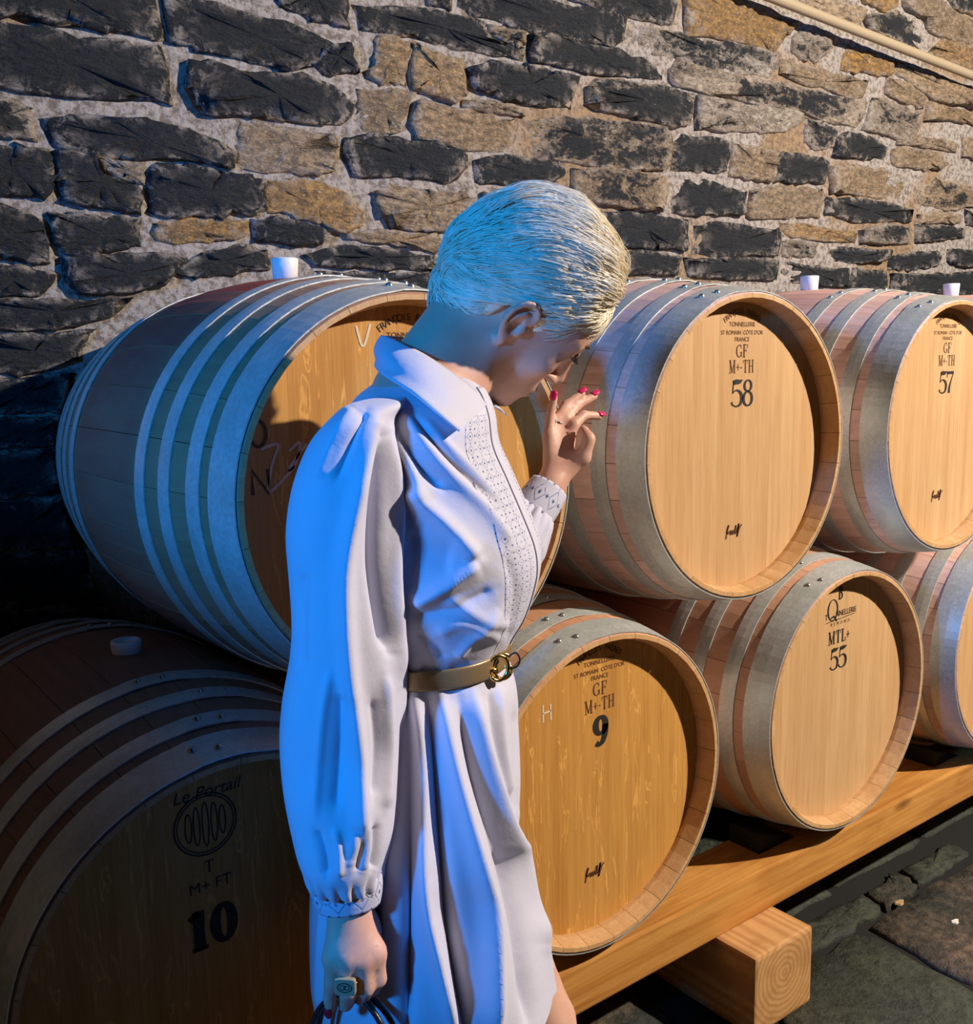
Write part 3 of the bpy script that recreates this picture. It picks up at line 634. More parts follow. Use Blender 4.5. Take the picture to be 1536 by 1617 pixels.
for xx, lab in ((.335, 'squared timber block with ringed end grain propping the beam below barrel 55'), (1.86, 'timber block in shadow propping the beam near the right edge'), (-1.35, 'timber block propping the beam at the left, out of sight')):
    if xx < 0: continue
    V, F = box_vf(0, .195, -.05, .95, 0, BT-.101, .008); V = [(a-.0975, b, c-.09) for a, b, c in V]
    tag(put('timber_block', mesh('timber_block', V, F, False, BLOCK), None, (xx+.0975, 0, .09)), lab, 'timber block', 'blocks under the beams')
CHOCK = m_plain('black_chock', (0.012, 0.011, 0.010), 0.8)
for (bx, lab) in ((.743, 'black wedge chock on the beam under the left side of barrel 55'), (1.49, 'black wedge chock on the beam under the lower barrel at the right edge')):
    V = []; pts = [(-.205, 0), (-.075, 0), (-.085, .004), (-.175, .034), (-.205, .044)]
    for y in (0.10, 0.185): V += [(x, y, z) for x, z in pts]
    F = [(0, 1, 2, 3, 4), (9, 8, 7, 6, 5)]+[(i, 5+i, 5+(i+1) % 5, (i+1) % 5) for i in range(5)]
    tag(put('wedge_chock', mesh('wedge_chock', V, F, False, CHOCK), None, (bx, 0, BT)), lab, 'chock', 'chocks on the beam')
# ============================================================ the woman
import openvdb
BASE = at(660, 900, 1.22); BASE = np.array([BASE[0], BASE[1], 0.0])
woman = empty('person', BASE)
tag(woman, 'person with swept-back platinum hair in a belted pale shirt dress, reaching to a barrel', 'person')
def W2A(w):                                   # world -> (right, away, up) axes of the figure
    w = np.asarray(w, float); return np.stack([(w-CAM)@A_, (w-CAM)@B_, w[..., 2]], -1)
def A2W(q):
    q = np.asarray(q, float); return CAM*(1, 1, 0)+q[..., 0:1]*A_+q[..., 1:2]*B_+q[..., 2:3]*np.array([0, 0, 1.0])
def J(px, py, b): return W2A(at(px, py, b))
def pmesh(name, Vw, F, mat, parent=None, smooth=True, solid=0.0):
    me = mesh(name, np.asarray(Vw)-BASE, F, smooth, mat); o = put(name, me, parent if parent is not None else woman)
    if solid:
        s = o.modifiers.new('thickness', 'SOLIDIFY'); s.thickness = solid; s.offset = -1
    return o
def proj(Vw):
    D = np.asarray(Vw)-CAM; z = D@_fw
    return np.stack([IW/2+FPX*(D@_rt)/z, IH/2-FPX*(D@_up)/z], -1)
# ---- head frame
hy, hp, hr = math.radians(25.174), math.radians(40.884), math.radians(-32.2)
_f = np.array([math.cos(hp)*math.cos(hy), math.cos(hp)*math.sin(hy), -math.sin(hp)])
_u = np.array([math.sin(hp)*math.cos(hy), math.sin(hp)*math.sin(hy), math.cos(hp)])
_l = np.cross(_u, _f)
HU = _u*math.cos(hr)+_l*math.sin(hr); HL = _l*math.cos(hr)-_u*math.sin(hr); HF = _f
HC = np.array([0.041, 1.296, CAM[2]+0.064])
HM = np.stack([HF, HL, HU])
def H(x, y, z): return HC+np.array([x, y, z])@HM
# ---- signed distance body
VS = 0.0026
LO = np.array([-0.33, 0.93, -0.02]); HI = np.array([0.24, 1.66, 1.70]); DIM = np.ceil((HI-LO)/VS).astype(int)
FIELD = np.full(DIM, 0.02, np.float32)
def region(lo, hi, pad):
    i0 = np.clip(((lo-pad-LO)/VS).astype(int), 0, DIM); i1 = np.clip(((hi+pad-LO)/VS).astype(int)+2, 0, DIM)
    g = [LO[k]+VS*np.arange(i0[k], i1[k], dtype=np.float32) for k in range(3)]
    X = np.stack(np.meshgrid(*g, indexing='ij'), -1).astype(np.float32)
    return tuple(slice(i0[k], i1[k]) for k in range(3)), X
def smin(a, b, k):
    h = np.clip(0.5+0.5*(b-a)/k, 0, 1); return b+(a-b)*h-k*h*(1-h)
def blend(sl, d, k, cut=False):
    if cut: FIELD[sl] = -smin(-FIELD[sl], d, k)          # carve
    else: FIELD[sl] = smin(FIELD[sl], d, k)
def cone(p0, p1, r0, r1, k=0.01, cut=False):
    p0 = np.asarray(p0, float); p1 = np.asarray(p1, float); R = max(r0, r1)
    sl, X = region(np.minimum(p0, p1)-R, np.maximum(p0, p1)+R, k+0.022)
    d = p1-p0; t = np.clip(((X-p0)@d)/(d@d+1e-12), 0, 1)
    blend(sl, (np.linalg.norm(X-p0-t[..., None]*d, axis=-1)-(r0+(r1-r0)*t)).astype(np.float32), k, cut)
def ellip(c, r, k=0.01, M=None, cut=False):
    c = np.asarray(c, float); r = np.asarray(r, float); R = r.max()
    sl, X = region(c-R, c+R, k+0.022); Q = X-c
    if M is not None: Q = Q@M.T
    k0 = np.linalg.norm(Q/r, axis=-1); k1 = np.linalg.norm(Q/(r*r), axis=-1)+1e-9
    blend(sl, (k0*(k0-1)/k1).astype(np.float32), k, cut)
def chain(P, R, k=0.006):
    for i in range(len(P)-1): cone(P[i], P[i+1], R[i], R[i+1], k)
def he(c, r, k=0.012, cut=False): ellip(H(*c), r, k, HM, cut)
def hc(a, b, r0, r1, k=0.01, cut=False): cone(H(*a), H(*b), r0, r1, k, cut)
# head
he((-.004, 0, .036), (.099, .074, .092)); he((.040, 0, .035), (.058, .062, .062), .02); he((.040, 0, -.025), (.056, .058, .068), .02)
for s in (-1, 1):
    hc((.006, s*.050, -.050), (.070, s*.014, -.093), .019, .016, .018); hc((.004, s*.056, -.005), (.006, s*.052, -.05), .016, .018, .02)
    he((.060, s*.043, -.016), (.022, .019, .018), .020); hc((.094, s*.010, .027), (.078, s*.044, .029), .0095, .009, .012)
he((.074, 0, -.062), (.026, .032, .030), .016); he((.080, 0, -.097), (.016, .018, .016), .014)
for s in (-1, 1): he((.101, s*.034, .009), (.012, .017, .011), .012, True)
for s in (-1, 1): he((.077, s*.032, .010), (.0155, .018, .0150), .007)
hc((.092, 0, .030), (.101, 0, .008), .011, .0085, .012); hc((.101, 0, .008), (.1135, 0, -.026), .0085, .0088, .010); he((.1145, 0, -.028), (.0085, .0085, .0075), .006)
for s in (-1, 1): he((.105, s*.0105, -.033), (.0095, .0065, .0065), .005)
for s in (-1, 1): he((.109, s*.006, -.0395), (.005, .0028, .0025), .002, True)
he((.0985, 0, -.0585), (.0075, .020, .0048), .004); he((.0965, 0, -.0700), (.0080, .018, .0058), .004); he((.104, 0, -.0643), (.010, .021, .0012), .003, True)
# ears
for s in (-1, 1):
    E_ = lambda x, y, z: H(x-.004, s*(.073+y), z+.002)
    rim = [E_(.010, .004, .012), E_(.008, .010, .026), E_(-.004, .015, .034), E_(-.017, .018, .030), E_(-.024, .019, .014), E_(-.021, .016, -.004), E_(-.012, .011, -.018), E_(-.002, .006, -.026)]
    rim = catmull(np.array(rim), 15)
    for i in range(14): cone(rim[i], rim[i+1], .0037, .0037, .002)
    ellip(E_(-.009, .006, .008), (.017, .006, .024), .004, HM); cone(E_(-.003, .006, -.024), E_(-.001, .004, -.016), .0065, .006, .004)
    ah = catmull(np.array([E_(-.006, .013, .020), E_(-.014, .014, .008), E_(-.011, .012, -.008), E_(-.004, .010, -.014)]), 8)
    for i in range(7): cone(ah[i], ah[i+1], .003, .003, .0025)
    ellip(E_(-.004, .013, -.001), (.0085, .009, .012), .003, HM, True)
    cone(E_(.008, .006, .001), E_(.006, .007, -.008), .004, .0035, .004)
# neck and trunk
NB = J(668, 612, 1.25)
cone(H(-.030, 0, -.035), NB, .053, .058, .02); cone(H(-.012, -.058, -.035), NB+np.array([.05, -.015, -.02]), .014, .012, .016)
cone(H(.03, 0, -.075), NB+np.array([.03, .0, .0]), .03, .04, .03)
RS, LS = J(594, 700, 1.115), J(700, 690, 1.35)
cone(RS, LS, .040, .040, .03); ellip(J(655, 800, 1.22), (.085, .125, .17), .03); ellip(J(690, 1000, 1.22), (.08, .11, .12), .04)
ellip(J(672, 1140, 1.23), (.075, .105, .10), .04); ellip(J(740, 850, 1.16), (.05, .05, .055), .03); ellip(J(745, 850, 1.28), (.05, .05, .055), .03)
# arms
RE, RW = J(540, 1020, 1.060), J(548, 1418, 1.018)
chain([RS, RE, RW], [.040, .035, .025], .01)
LE, LW = J(742, 962, 1.405), J(872, 762, 1.500)
chain([LS, LE, LW], [.046, .036, .0235], .01)
# legs
HR_, HL_ = J(655, 1200, 1.17), J(680, 1200, 1.27)
KR, KL = np.array([-.105, 1.13, .47]), np.array([.058, 1.265, .475])
AR, AL = np.array([-.135, 1.14, .085]), np.array([.030, 1.275, .085])
for hip, kn, an in ((HR_, KR, AR), (HL_, KL, AL)):
    chain([hip, kn], [.064, .052], .02); chain([kn, kn+(an-kn)*.35+np.array([-.012, 0, 0]), an], [.052, .053, .034], .015)
    cone(an, an+np.array([-.03, 0, -.045]), .033, .032, .02); cone(an+np.array([.01, 0, -.035]), an+np.array([.14, -.03, -.062]), .036, .021, .02); cone(an+np.array([.13, -.028, -.063]), an+np.array([.165, -.035, -.066]), .022, .017, .01)
# left hand, raised: palm and five fingers
def bJ(L): return [J(*q) for q in L]
LH = dict(pinky=bJ([(867, 690, 1.520), (868, 664, 1.527), (871, 643, 1.530), (875, 627, 1.530)]),
          ring=bJ([(876, 688, 1.530), (880, 662, 1.540), (893, 640, 1.556), (918, 621, 1.572)]),
          middle=bJ([(886, 688, 1.535), (893, 660, 1.545), (909, 642, 1.565), (938, 625, 1.585)]),
          index=bJ([(895, 698, 1.530), (906, 671, 1.535), (921, 656, 1.552), (946, 657, 1.570)]),
          thumb=bJ([(893, 742, 1.508), (921, 722, 1.505), (930, 693, 1.506), (921, 679, 1.518)]))
fr = dict(pinky=(.0085, .0078, .0068, .0058), ring=(.0095, .0087, .0076, .0064), middle=(.0098, .009, .0078, .0066), index=(.0098, .0088, .0078, .0066), thumb=(.0135, .0112, .0100, .0078))
for k, P in LH.items():
    chain(P, fr[k], .0035)
    if k != 'thumb': cone(LW+(P[0]-LW)*.18, P[0], .0135, .0105, .009)
cone(LW, LH['thumb'][0], .018, .0145, .012); cone(LH['thumb'][0], LH['index'][0], .010, .009, .010); cone(LH['thumb'][1], LH['index'][0]+(LW-LH['index'][0])*.3, .008, .008, .010)
# right hand, hanging with curled fingers
RHm = dict(index=bJ([(592, 1505, 1.000), (598, 1545, 1.000), (588, 1562, 1.022), (572, 1545, 1.035)]),
           middle=bJ([(572, 1514, 0.990), (578, 1560, 0.990), (572, 1575, 1.015), (562, 1552, 1.030)]),
           ring=bJ([(548, 1516, 0.986), (550, 1566, 0.986), (546, 1586, 1.008), (546, 1560, 1.028)]),
           pinky=bJ([(525, 1512, 0.990), (523, 1552, 0.990), (520, 1577, 0.996), (521, 1592, 1.000)]),
           thumb=bJ([(578, 1462, 1.030), (594, 1505, 1.043), (590, 1540, 1.046), (578, 1560, 1.042)]))
for k, P in RHm.items():
    chain(P, [r*1.04 for r in fr[k]], .0035)
    if k != 'thumb': cone(RW+(P[0]-RW)*.15, P[0], .0165, .0112, .009)
cone(RW, RHm['thumb'][0], .019, .0155, .012); cone(RHm['thumb'][0], RHm['index'][0], .011, .010, .010)
grid = openvdb.FloatGrid(0.02); grid.transform = openvdb.createLinearTransform(voxelSize=VS)
grid.copyFromArray(np.clip(FIELD, -0.02, 0.02).astype(np.float32))
pts, tris, quads = grid.convertToPolygons(isovalue=0.0, adaptivity=0.15)
pts = A2W(pts.astype(float)+LO)
def mat_skin():
    t = NT('skin'); v = t.obj(); n = t.noise(v, 30, 5, .6); f = t.noise(v, 400, 2, .5)
    col = t.mix(t.ramp(n, [(.35, 0.0), (.7, 1.0)]), (.68, .41, .31), (.63, .34, .26))
    return t.out(col, .48, 0, t.bump(f, .06, .001), .4, Subsurface__Weight=.12, Subsurface__Radius=(.010, .004, .002), Subsurface__Scale=.6)
SKIN = mat_skin()
me = mesh('body', pts-BASE, [tuple(t[::-1]) for t in tris]+[tuple(q[::-1]) for q in quads], True, SKIN)
me.validate()
body = put('body', me, woman); body['label'] = 'fair skin of face, neck, hands and leg'
sm = body.modifiers.new('smooth', 'SMOOTH'); sm.factor = .5; sm.iterations = 2
del FIELD
# nails, lashes, brow, rings
NAILR, NAILP = m_plain('red_nail_varnish', (.62, .012, .035), .18), m_plain('pink_nail_varnish', (.72, .03, .16), .18)
def nail(P, mat, toward, parent=None):
    d = P[-1]-P[-2]; d = d/np.linalg.norm(d); t = np.asarray(toward, float); t = t-d*(t@d); t /= np.linalg.norm(t); s = np.cross(d, t)
    c = P[-1]+d*.001; V = []; n = 7; m = 6
    for i in range(n):
        u = i/(n-1); w = .0056*math.sqrt(max(0, 1-(2*u-1)**4*.75))
        for j in range(m):
            vv = (j/(m-1)-.5)*2; V.append(c+d*(-.006+.0145*u)+s*w*vv+t*(.0068-.0022*vv*vv-.0012*u*u))
    pmesh('fingernail', A2W(np.array(V)), grid_faces(n, m), mat, solid=.0008)
tcam = np.array([-.1, -1.0, .25])
for k in ('pinky', 'ring', 'middle', 'index'): nail(LH[k], NAILP, {'pinky': (-.5, -1, .1), 'ring': (-.3, -.8, .8), 'middle': (-.3, -.8, .8), 'index': (.0, -.7, 1.0)}[k])
nail(RHm['pinky'], NAILR, (-.4, -1, 0))
LASH = m_plain('lash', (.008, .006, .006), .6)
m = MB()
for s in (-1, 1):
    for i in range(14):
        u = i/13; b0 = H(.0885-.012*abs(u-.4), s*(.019+.027*u), .0175-.002*u); tip = H((.1020 if s < 0 else .091)-.004*u, s*(.019+.033*u), .0175-.004*u); md = (b0+tip)/2-np.array(HU)*.0022
        m.add(tube_vf(A2W(catmull(np.array([b0, md, tip]), 6))-BASE, np.linspace(.0009, .0003, 6), 5))
put('eyelashes', m.me('eyelashes', LASH), woman)['kind'] = 'stuff'
BROW = m_plain('brow_hair', (.10, .06, .03), .7); m = MB()
for s in (-1, 1):
    P = [A2W(H(x, s*y, z))-BASE for x, y, z in ((.1045, .012, .030), (.101, .024, .034), (.093, .036, .036), (.084, .046, .032))]
    m.add(tube_vf(catmull(P, 12), np.interp(np.linspace(0, 1, 12), [0, .4, 1], [.0030, .0034, .0010]), 6))
put('eyebrows', m.me('eyebrows', BROW, True), woman)['kind'] = 'stuff'
GOLD = NT('gold').out((.83, .56, .20), .22, 1.0); SILV = NT('white_gold').out((.8, .8, .82), .15, 1.0); DIA = m_plain('diamond', (.85, .88, .95), .05, .4)
def ring_part(P, i, t, r, mat, rr=.0011):
    c = P[i]+(P[i+1]-P[i])*t; d = P[i+1]-P[i]; d /= np.linalg.norm(d); x = np.cross(d, (0, 0, 1.)); x /= np.linalg.norm(x)+1e-9; y = np.cross(d, x)
    Q = [c+r*(math.cos(a)*x+math.sin(a)*y) for a in np.linspace(0, 2*math.pi, 25)]
    V, F = tube_vf(A2W(np.array(Q)), rr, 6, False); return pmesh('finger_ring', V, F, mat), c, d
rg, c, d = ring_part(LH['ring'], 0, .72, .0102, SILV)
dd = np.array([-.35, -.9, .25]); dd -= d*(dd@d); dd /= np.linalg.norm(dd); e1 = np.cross(dd, d); V = []; n = 8; cc = c+dd*.0108
for r, h in ((.0014, -.001), (.0044, .0022), (.0026, .0040)):
    for i in range(n): a = 2*math.pi*i/n; V.append(cc+dd*h+r*(math.cos(a)*d+math.sin(a)*e1))
F = [(k*n+i, k*n+(i+1) % n, (k+1)*n+(i+1) % n, (k+1)*n+i) for k in range(2) for i in range(n)]+[tuple(2*n+i for i in range(n))]
pmesh('gemstone', A2W(np.array(V)), F, DIA, rg, False)
ring_part(LH['index'], 0, .45, .0108, GOLD, .0009)
rg, c, d = ring_part(RHm['ring'], 0, .62, .0112, GOLD, .0016)
# square signet face with an oval dark emblem
nrm = np.array([-.12, -1, .05]); nrm -= d*(nrm@d); nrm /= np.linalg.norm(nrm); e1 = np.cross(nrm, d)
def plate(c, hw, hh, t0, t1, n=28, p=6.0):
    V = []; F = []
    for k, (s, h) in enumerate(((1, t0), (1, t1-.0006), (.94, t1))):
        for i in range(n):
            a = 2*math.pi*i/n; ca, sa = math.cos(a), math.sin(a); x = math.copysign(abs(ca)**(2/p), ca)*hw*s; y = math.copysign(abs(sa)**(2/p), sa)*hh*s
            V.append(c+nrm*h+e1*x+d*y)
    F = [(k*n+i, k*n+(i+1) % n, (k+1)*n+(i+1) % n, (k+1)*n+i) for k in range(2) for i in range(n)]+[tuple(2*n+i for i in range(n))]
    return A2W(np.array(V)), F
cs = c+nrm*.0112
sig = pmesh('signet', *plate(cs, .0118, .0098, -.002, .0032), m_plain('cream_gold', (.62, .54, .36), .3, .5), rg, False)
V = []; F = []
for (x, y, rx, ry, w) in ((0, 0, .0078, .0052, .0011), (-.0022, 0, .0030, .0026, .0009), (.0022, 0, .0030, .0026, .0009)):
    a = np.linspace(0, 2*math.pi, 33); o = len(V)
    for t in a:
        for k in (-.5, .5): V.append(cs+nrm*.0034+e1*(x+(rx+k*w)*math.cos(t))+d*(y+(ry+k*w)*math.sin(t)))
    F += [(o+2*i, o+2*i+1, o+2*i+3, o+2*i+2) for i in range(32)]
pmesh('emblem', A2W(np.array(V)), F, INK, rg, False)
# ------------------------------------------------------------ hair
def mat_hair():
    t = NT('platinum_hair'); v = t.obj(); n = t.noise(v, 45, 4, .6)
    col = t.mix(t.ramp(n, [(.3, 0.0), (.7, 1.0)]), (.95, .88, .73), (.82, .71, .52))
    return t.out(col, .38, 0, None, .5)
HAIR = mat_hair()
HCN = np.array([-.008, 0, .034])
def scalp_r(d):                               # distance from HCN to the skull along direction d (head frame)
    q = d/np.array([.100, .075, .093]); return 1/np.linalg.norm(q, axis=-1)
def el_min(az):
    az = np.abs(az); return np.interp(az, [0, 33, 44, 57, 64, 69, 74, 84, 95, 105, 107, 109, 113, 130, 151, 180], [27, 25, 12, 3, -14, -27, -25, -12, -9, -10, -14, -25, -42, -58, -68, -70])
def thick(az, el):
    c = np.cos(np.radians(az)); wb, wf = np.clip(-c, 0, 1), np.clip(c, 0, 1); ws = 1-wb-wf
    tb = np.interp(el, [-75, -57, -48, -33, -15, 0, 12, 27, 39, 60, 72, 84], [.030, .034, .028, .021, .019, .017, .017, .021, .025, .026, .029, .026])
    tf = np.interp(el, [20, 27, 39, 51, 63, 84], [.004, .006, .016, .022, .025, .026]); ts = np.interp(el, [-45, -30, -12, 10, 40, 70, 84], [.020, .012, .006, .009, .018, .025, .026])
    return tb*wb+tf*wf+ts*ws
def azel(d):
    return np.degrees(np.arctan2(d[..., 1], d[..., 0])), np.degrees(np.arcsin(np.clip(d[..., 2], -1, 1)))
def dirv(az, el):
    a, e = np.radians(az), np.radians(el); return np.stack([np.cos(e)*np.cos(a), np.cos(e)*np.sin(a), np.sin(e)], -1)
NA, NE = 120, 44; V = []
for az in np.linspace(-180, 180, NA, endpoint=False):
    e0 = float(el_min(az))
    for j in range(NE):
        u = j/(NE-1); el = e0+(89.5-e0)*u; d = dirv(az, el); rise = min(1, u/.16)**.6
        V.append(HCN+d*(scalp_r(d)-.002+thick(az, el)*.86*rise+.0016*math.sin(az*.9+el*.21)*rise))
V = np.array(V); F = grid_faces(NA, NE, True)
hairo = pmesh('hair', A2W(HC+V@HM), F, HAIR); hairo['label'] = 'short platinum hair swept back from the forehead'
POLE = dirv(180.0, -34.0)
NS_, NP_ = 15000, 11
az = rng.uniform(-180, 180, NS_); e0 = el_min(az); el = np.degrees(np.arcsin(rng.uniform(np.sin(np.radians(e0)), 1.0))); d0 = dirv(az, el)
ncl = 700; cl = rng.integers(0, NS_, ncl); near = np.argmax(d0@d0[cl].T, 1)
lay = rng.uniform(.45, 1.04, NS_)**.7; lcl = rng.normal(0, .12, ncl)[near]; lay = np.clip(lay+lcl, .3, 1.22)
ang = np.degrees(np.arccos(np.clip(d0@POLE, -1, 1))); sweep = np.minimum(rng.uniform(48, 72, NS_), np.maximum(ang-4, 6))
axis = np.cross(d0, POLE); axis /= np.linalg.norm(axis, axis=1)[:, None]+1e-9
sway = rng.normal(0, 7, ncl)[near]+rng.normal(0, 2.5, NS_)
PTS = np.empty((NS_, NP_, 3))
for j in range(NP_):
    t = j/(NP_-1); a = np.radians(sweep*t)[:, None]
    d = d0*np.cos(a)+np.cross(axis, d0)*np.sin(a)+axis*(axis*d0).sum(1)[:, None]*(1-np.cos(a))
    d = d+axis*np.sin(np.radians(sway)*t*1.6)[:, None]*.6; d /= np.linalg.norm(d, axis=1)[:, None]
    g = d0[cl][near]; gx = np.cross(axis[cl][near], g); dg_ = g*np.cos(a)+gx*np.sin(a); dg_ = dg_+axis[cl][near]*np.sin(np.radians(sway)*t*1.6)[:, None]*.6
    d = d*(1-.45*t)+dg_*(.45*t); d /= np.linalg.norm(d, axis=1)[:, None]
    A_z, E_l = azel(d); pr = min(1, t/.22)**.55*(1-.18*max(0, t-.7)/.3)
    fr_ = np.clip(np.cos(np.radians(az)), 0, 1)*np.clip((60-el)/30, 0, 1)*(.010*math.sin(math.pi*min(1, t/.5)))
    PTS[:, j] = HCN+d*(scalp_r(d)+thick(A_z, E_l)*lay*pr+fr_+.0012*np.sin(t*9+near))[:, None]
_d = PTS-HCN; _az, _el = azel(_d/np.linalg.norm(_d, axis=-1)[..., None]); _az = np.abs(_az)
keep = ~(((_az > 78) & (_az < 106) & (_el < -11)).any(1)); PTS = PTS[keep]; NS_ = len(PTS)
PW = A2W(HC+PTS.reshape(-1, 3)@HM)-BASE
hcv = bpy.data.hair_curves.new('hair_strands'); hcv.add_curves([NP_]*NS_)
hcv.attributes['position'].data.foreach_set('vector', PW.astype(np.float32).ravel())
rad = hcv.attributes.get('radius') or hcv.attributes.new('radius', 'FLOAT', 'POINT')
rad.data.foreach_set('value', np.tile(np.interp(np.linspace(0, 1, NP_), [0, .15, .7, 1], [.0003, .00046, .00042, .00012]), NS_).astype(np.float32))
hcv.materials.append(HAIR)
hs = bpy.data.objects.new('hair_strands', hcv); COL.objects.link(hs); hs.parent = hairo; hs['kind'] = 'stuff'
# ------------------------------------------------------------ the dress
def mat_cotton(name='pale_cotton', pattern=False):
    t = NT(name); v = t.obj(); n = t.noise(v, 26, 5, .6); w = t.noise(v, 900, 2, .5)
    col = (.58, .58, .72)
    h = t.math('ADD', t.math('MULTIPLY', n, 1.0), t.math('MULTIPLY', w, .03)); rough = .75
    if pattern:
        uv = t.n('ShaderNodeTexCoord').outputs['UV']; s = t.n('ShaderNodeSeparateXYZ', Vector=uv); U, Vv = s.outputs['X'], s.outputs['Y']
        def dia(sc, off):                     # rows of outlined diamonds with pierced eyelets
            fu = t.math('ABSOLUTE', t.math('SUBTRACT', t.math('FRACT', t.math('ADD', t.math('MULTIPLY', U, sc[0]), off)), .5))
            fv = t.math('ABSOLUTE', t.math('SUBTRACT', t.math('FRACT', t.math('ADD', t.math('MULTIPLY', Vv, sc[1]), off)), .5))
            return t.math('ADD', fu, fv)
        d = dia((1, 1), 0.0); line = t.math('SUBTRACT', 1.0, t.math('DIVIDE', t.math('ABSOLUTE', t.math('SUBTRACT', d, .34)), .055), True)
        d2 = dia((2, 2), .5); hole = t.ramp(d2, [(.15, 1.0), (.23, 0.0)])
        brk = t.ramp(t.noise(v, 150, 2, .5), [(.36, 0.15), (.50, 1.0)])
        msk = t.math('MULTIPLY', t.math('MAXIMUM', t.math('MULTIPLY', line, .75), hole), brk)
        col = t.mix(msk, col, (.06, .10, .24)); h = t.math('SUBTRACT', h, t.math('MULTIPLY', msk, .9))
    return t.out(col, rough, 0, t.bump(h, .25, .006), .25, Sheen__Weight=.15)
COTTON = mat_cotton(); LACE = mat_cotton('embroidered_cotton', True)
def stroke_field(uv, strokes):
    """sum of fold ridges (or hollows) drawn along polylines over the cloth"""
    out = np.zeros(len(uv))
    for P, w, amp in strokes:
        P = catmull(np.array(P, float), 4*len(P)); best = np.full(len(uv), 1e9); bt = np.zeros(len(uv)); n = len(P)
        for i in range(n-1):
            a, b = P[i], P[i+1]; d = b-a; L2 = d@d+1e-9
            t = np.clip(((uv-a)@d)/L2, 0, 1); dist = np.linalg.norm(uv-a-t[:, None]*d, axis=1)
            m = dist < best; best[m] = dist[m]; bt[m] = (i+t[m])/(n-1)
        fade = np.clip(np.minimum(bt, 1-bt)/.16, 0, 1); fade = .25+.75*fade*fade*(3-2*fade)
        x = best/w; out += amp*fade/(1+x*x*1.0)**1.6
    return out
def loft(levels, nu, nv, power=2.2):
    """levels: (py, left px, right px, b centre, half depth) -> (nv, nu) rings of world points; angle 0 right, 90 towards the viewer"""
    Lv = catmull(np.array(levels, float), nv); th = np.linspace(0, 2*math.pi, nu, endpoint=False)
    ct, stn = np.cos(th), np.sin(th); k = (np.abs(ct)**power+np.abs(stn)**power)**(-1/power)
    P = np.empty((nv, nu, 3))
    for i, (py, l, r, bc, hb) in enumerate(Lv):
        c = W2A(at((l+r)/2, py, bc)); ha = (r-l)/2/FPX*bc*1.0
        P[i, :, 0] = c[0]+ha*k*ct; P[i, :, 1] = c[1]-hb*k*stn; P[i, :, 2] = c[2]
    return P, th
def grid_normals(P):
    du = np.roll(P, -1, 1)-np.roll(P, 1, 1); dv = np.gradient(P, axis=0); n = np.cross(dv, du); n /= np.linalg.norm(n, axis=-1)[..., None]+1e-12
    c = P.mean(1, keepdims=True); s = np.sign(((P-c)*n).sum(-1).mean()); return n*s
def cloth(name, P, mat, parent, solid=.0014, uv=None, closed=True):
    nv, nu = P.shape[:2]; V = A2W(P.reshape(-1, 3)); F = []
    for i in range(nv-1):
        for j in range(nu if closed else nu-1):
            k = (j+1) % nu; F.append((i*nu+j, i*nu+k, (i+1)*nu+k, (i+1)*nu+j)[::-1])
    o = pmesh(name, V, F, mat, parent, True, solid)
    if uv is not None:
        l = o.data.uv_layers.new(name='UVMap'); idx = np.empty(len(o.data.loops), int); o.data.loops.foreach_get('vertex_index', idx)
        l.data.foreach_set('uv', uv.reshape(-1, 2)[idx].astype(np.float32).ravel())
    return o
def smoothstep(a, b, x): t = np.clip((x-a)/(b-a), 0, 1); return t*t*(3-2*t)
def saw(x, k=.30):                             # soft asymmetric pleat, period 1
    x = x-np.floor(x); return np.where(x < k, .5-.5*np.cos(np.pi*x/k), .5+.5*np.cos(np.pi*(x-k)/(1-k)))
# bodice
LV = [(598, 612, 742, 1.245, .062), (622, 572, 764, 1.235, .115), (655, 548, 777, 1.225, .155), (700, 532, 784, 1.22, .168), (750, 524, 806, 1.22, .170), (800, 522, 828, 1.22, .170), (850, 524, 848, 1.22, .168), (888, 526, 853, 1.22, .165),
      (925, 530, 846, 1.22, .160), (960, 540, 834, 1.22, .150), (985, 550, 820, 1.22, .140), (1008, 560, 806, 1.22, .130), (1024, 562, 800, 1.22, .127)]
P, TH = loft(LV, 240, 190); NV, NU = P.shape[:2]
N = grid_normals(P); pv = proj(A2W(P.reshape(-1, 3))).reshape(NV, NU, 2)
nearm = smoothstep(-.15, .25, np.sin(TH))[None, :]
S_bod = [([(600, 636), (640, 716), (668, 792)], 9, .010), ([(632, 646), (690, 728), (760, 800), (806, 860)], 11, .008), ([(664, 662), (728, 728), (790, 796)], 8, .005),
         ([(616, 660), (652, 726), (700, 772)], 9, -.009), ([(648, 655), (710, 728), (770, 786)], 8, -.006), ([(640, 770), (700, 826), (750, 884)], 16, .016), ([(652, 954), (700, 926), (752, 888)], 13, .015),
         ([(640, 850), (680, 876), (716, 884)], 34, -.008), ([(640, 800), (652, 880), (646, 940)], 18, -.006), ([(705, 944), (760, 976), (806, 988)], 13, .006), ([(650, 972), (712, 962), (780, 930)], 12, -.006), ([(690, 1000), (730, 985), (790, 1010)], 11, .005),
         ([(660, 1000), (690, 1022), (700, 1040)], 9, -.004), ([(720, 1036), (740, 1012), (790, 960)], 8, .006), ([(800, 880), (812, 940), (796, 1010)], 9, -.004)]
D = stroke_field(pv.reshape(-1, 2), S_bod).reshape(NV, NU)*nearm
vv = np.linspace(0, 1, NV)[:, None]
waist = smoothstep(.80, .98, vv); D = D+waist*.0055*(saw(TH[None, :]*11/math.pi+.6*np.sin(TH*3)[None, :])-.4)+(1-nearm)*.004*np.sin(TH*17+4*vv)
P2 = P+N*D[..., None]
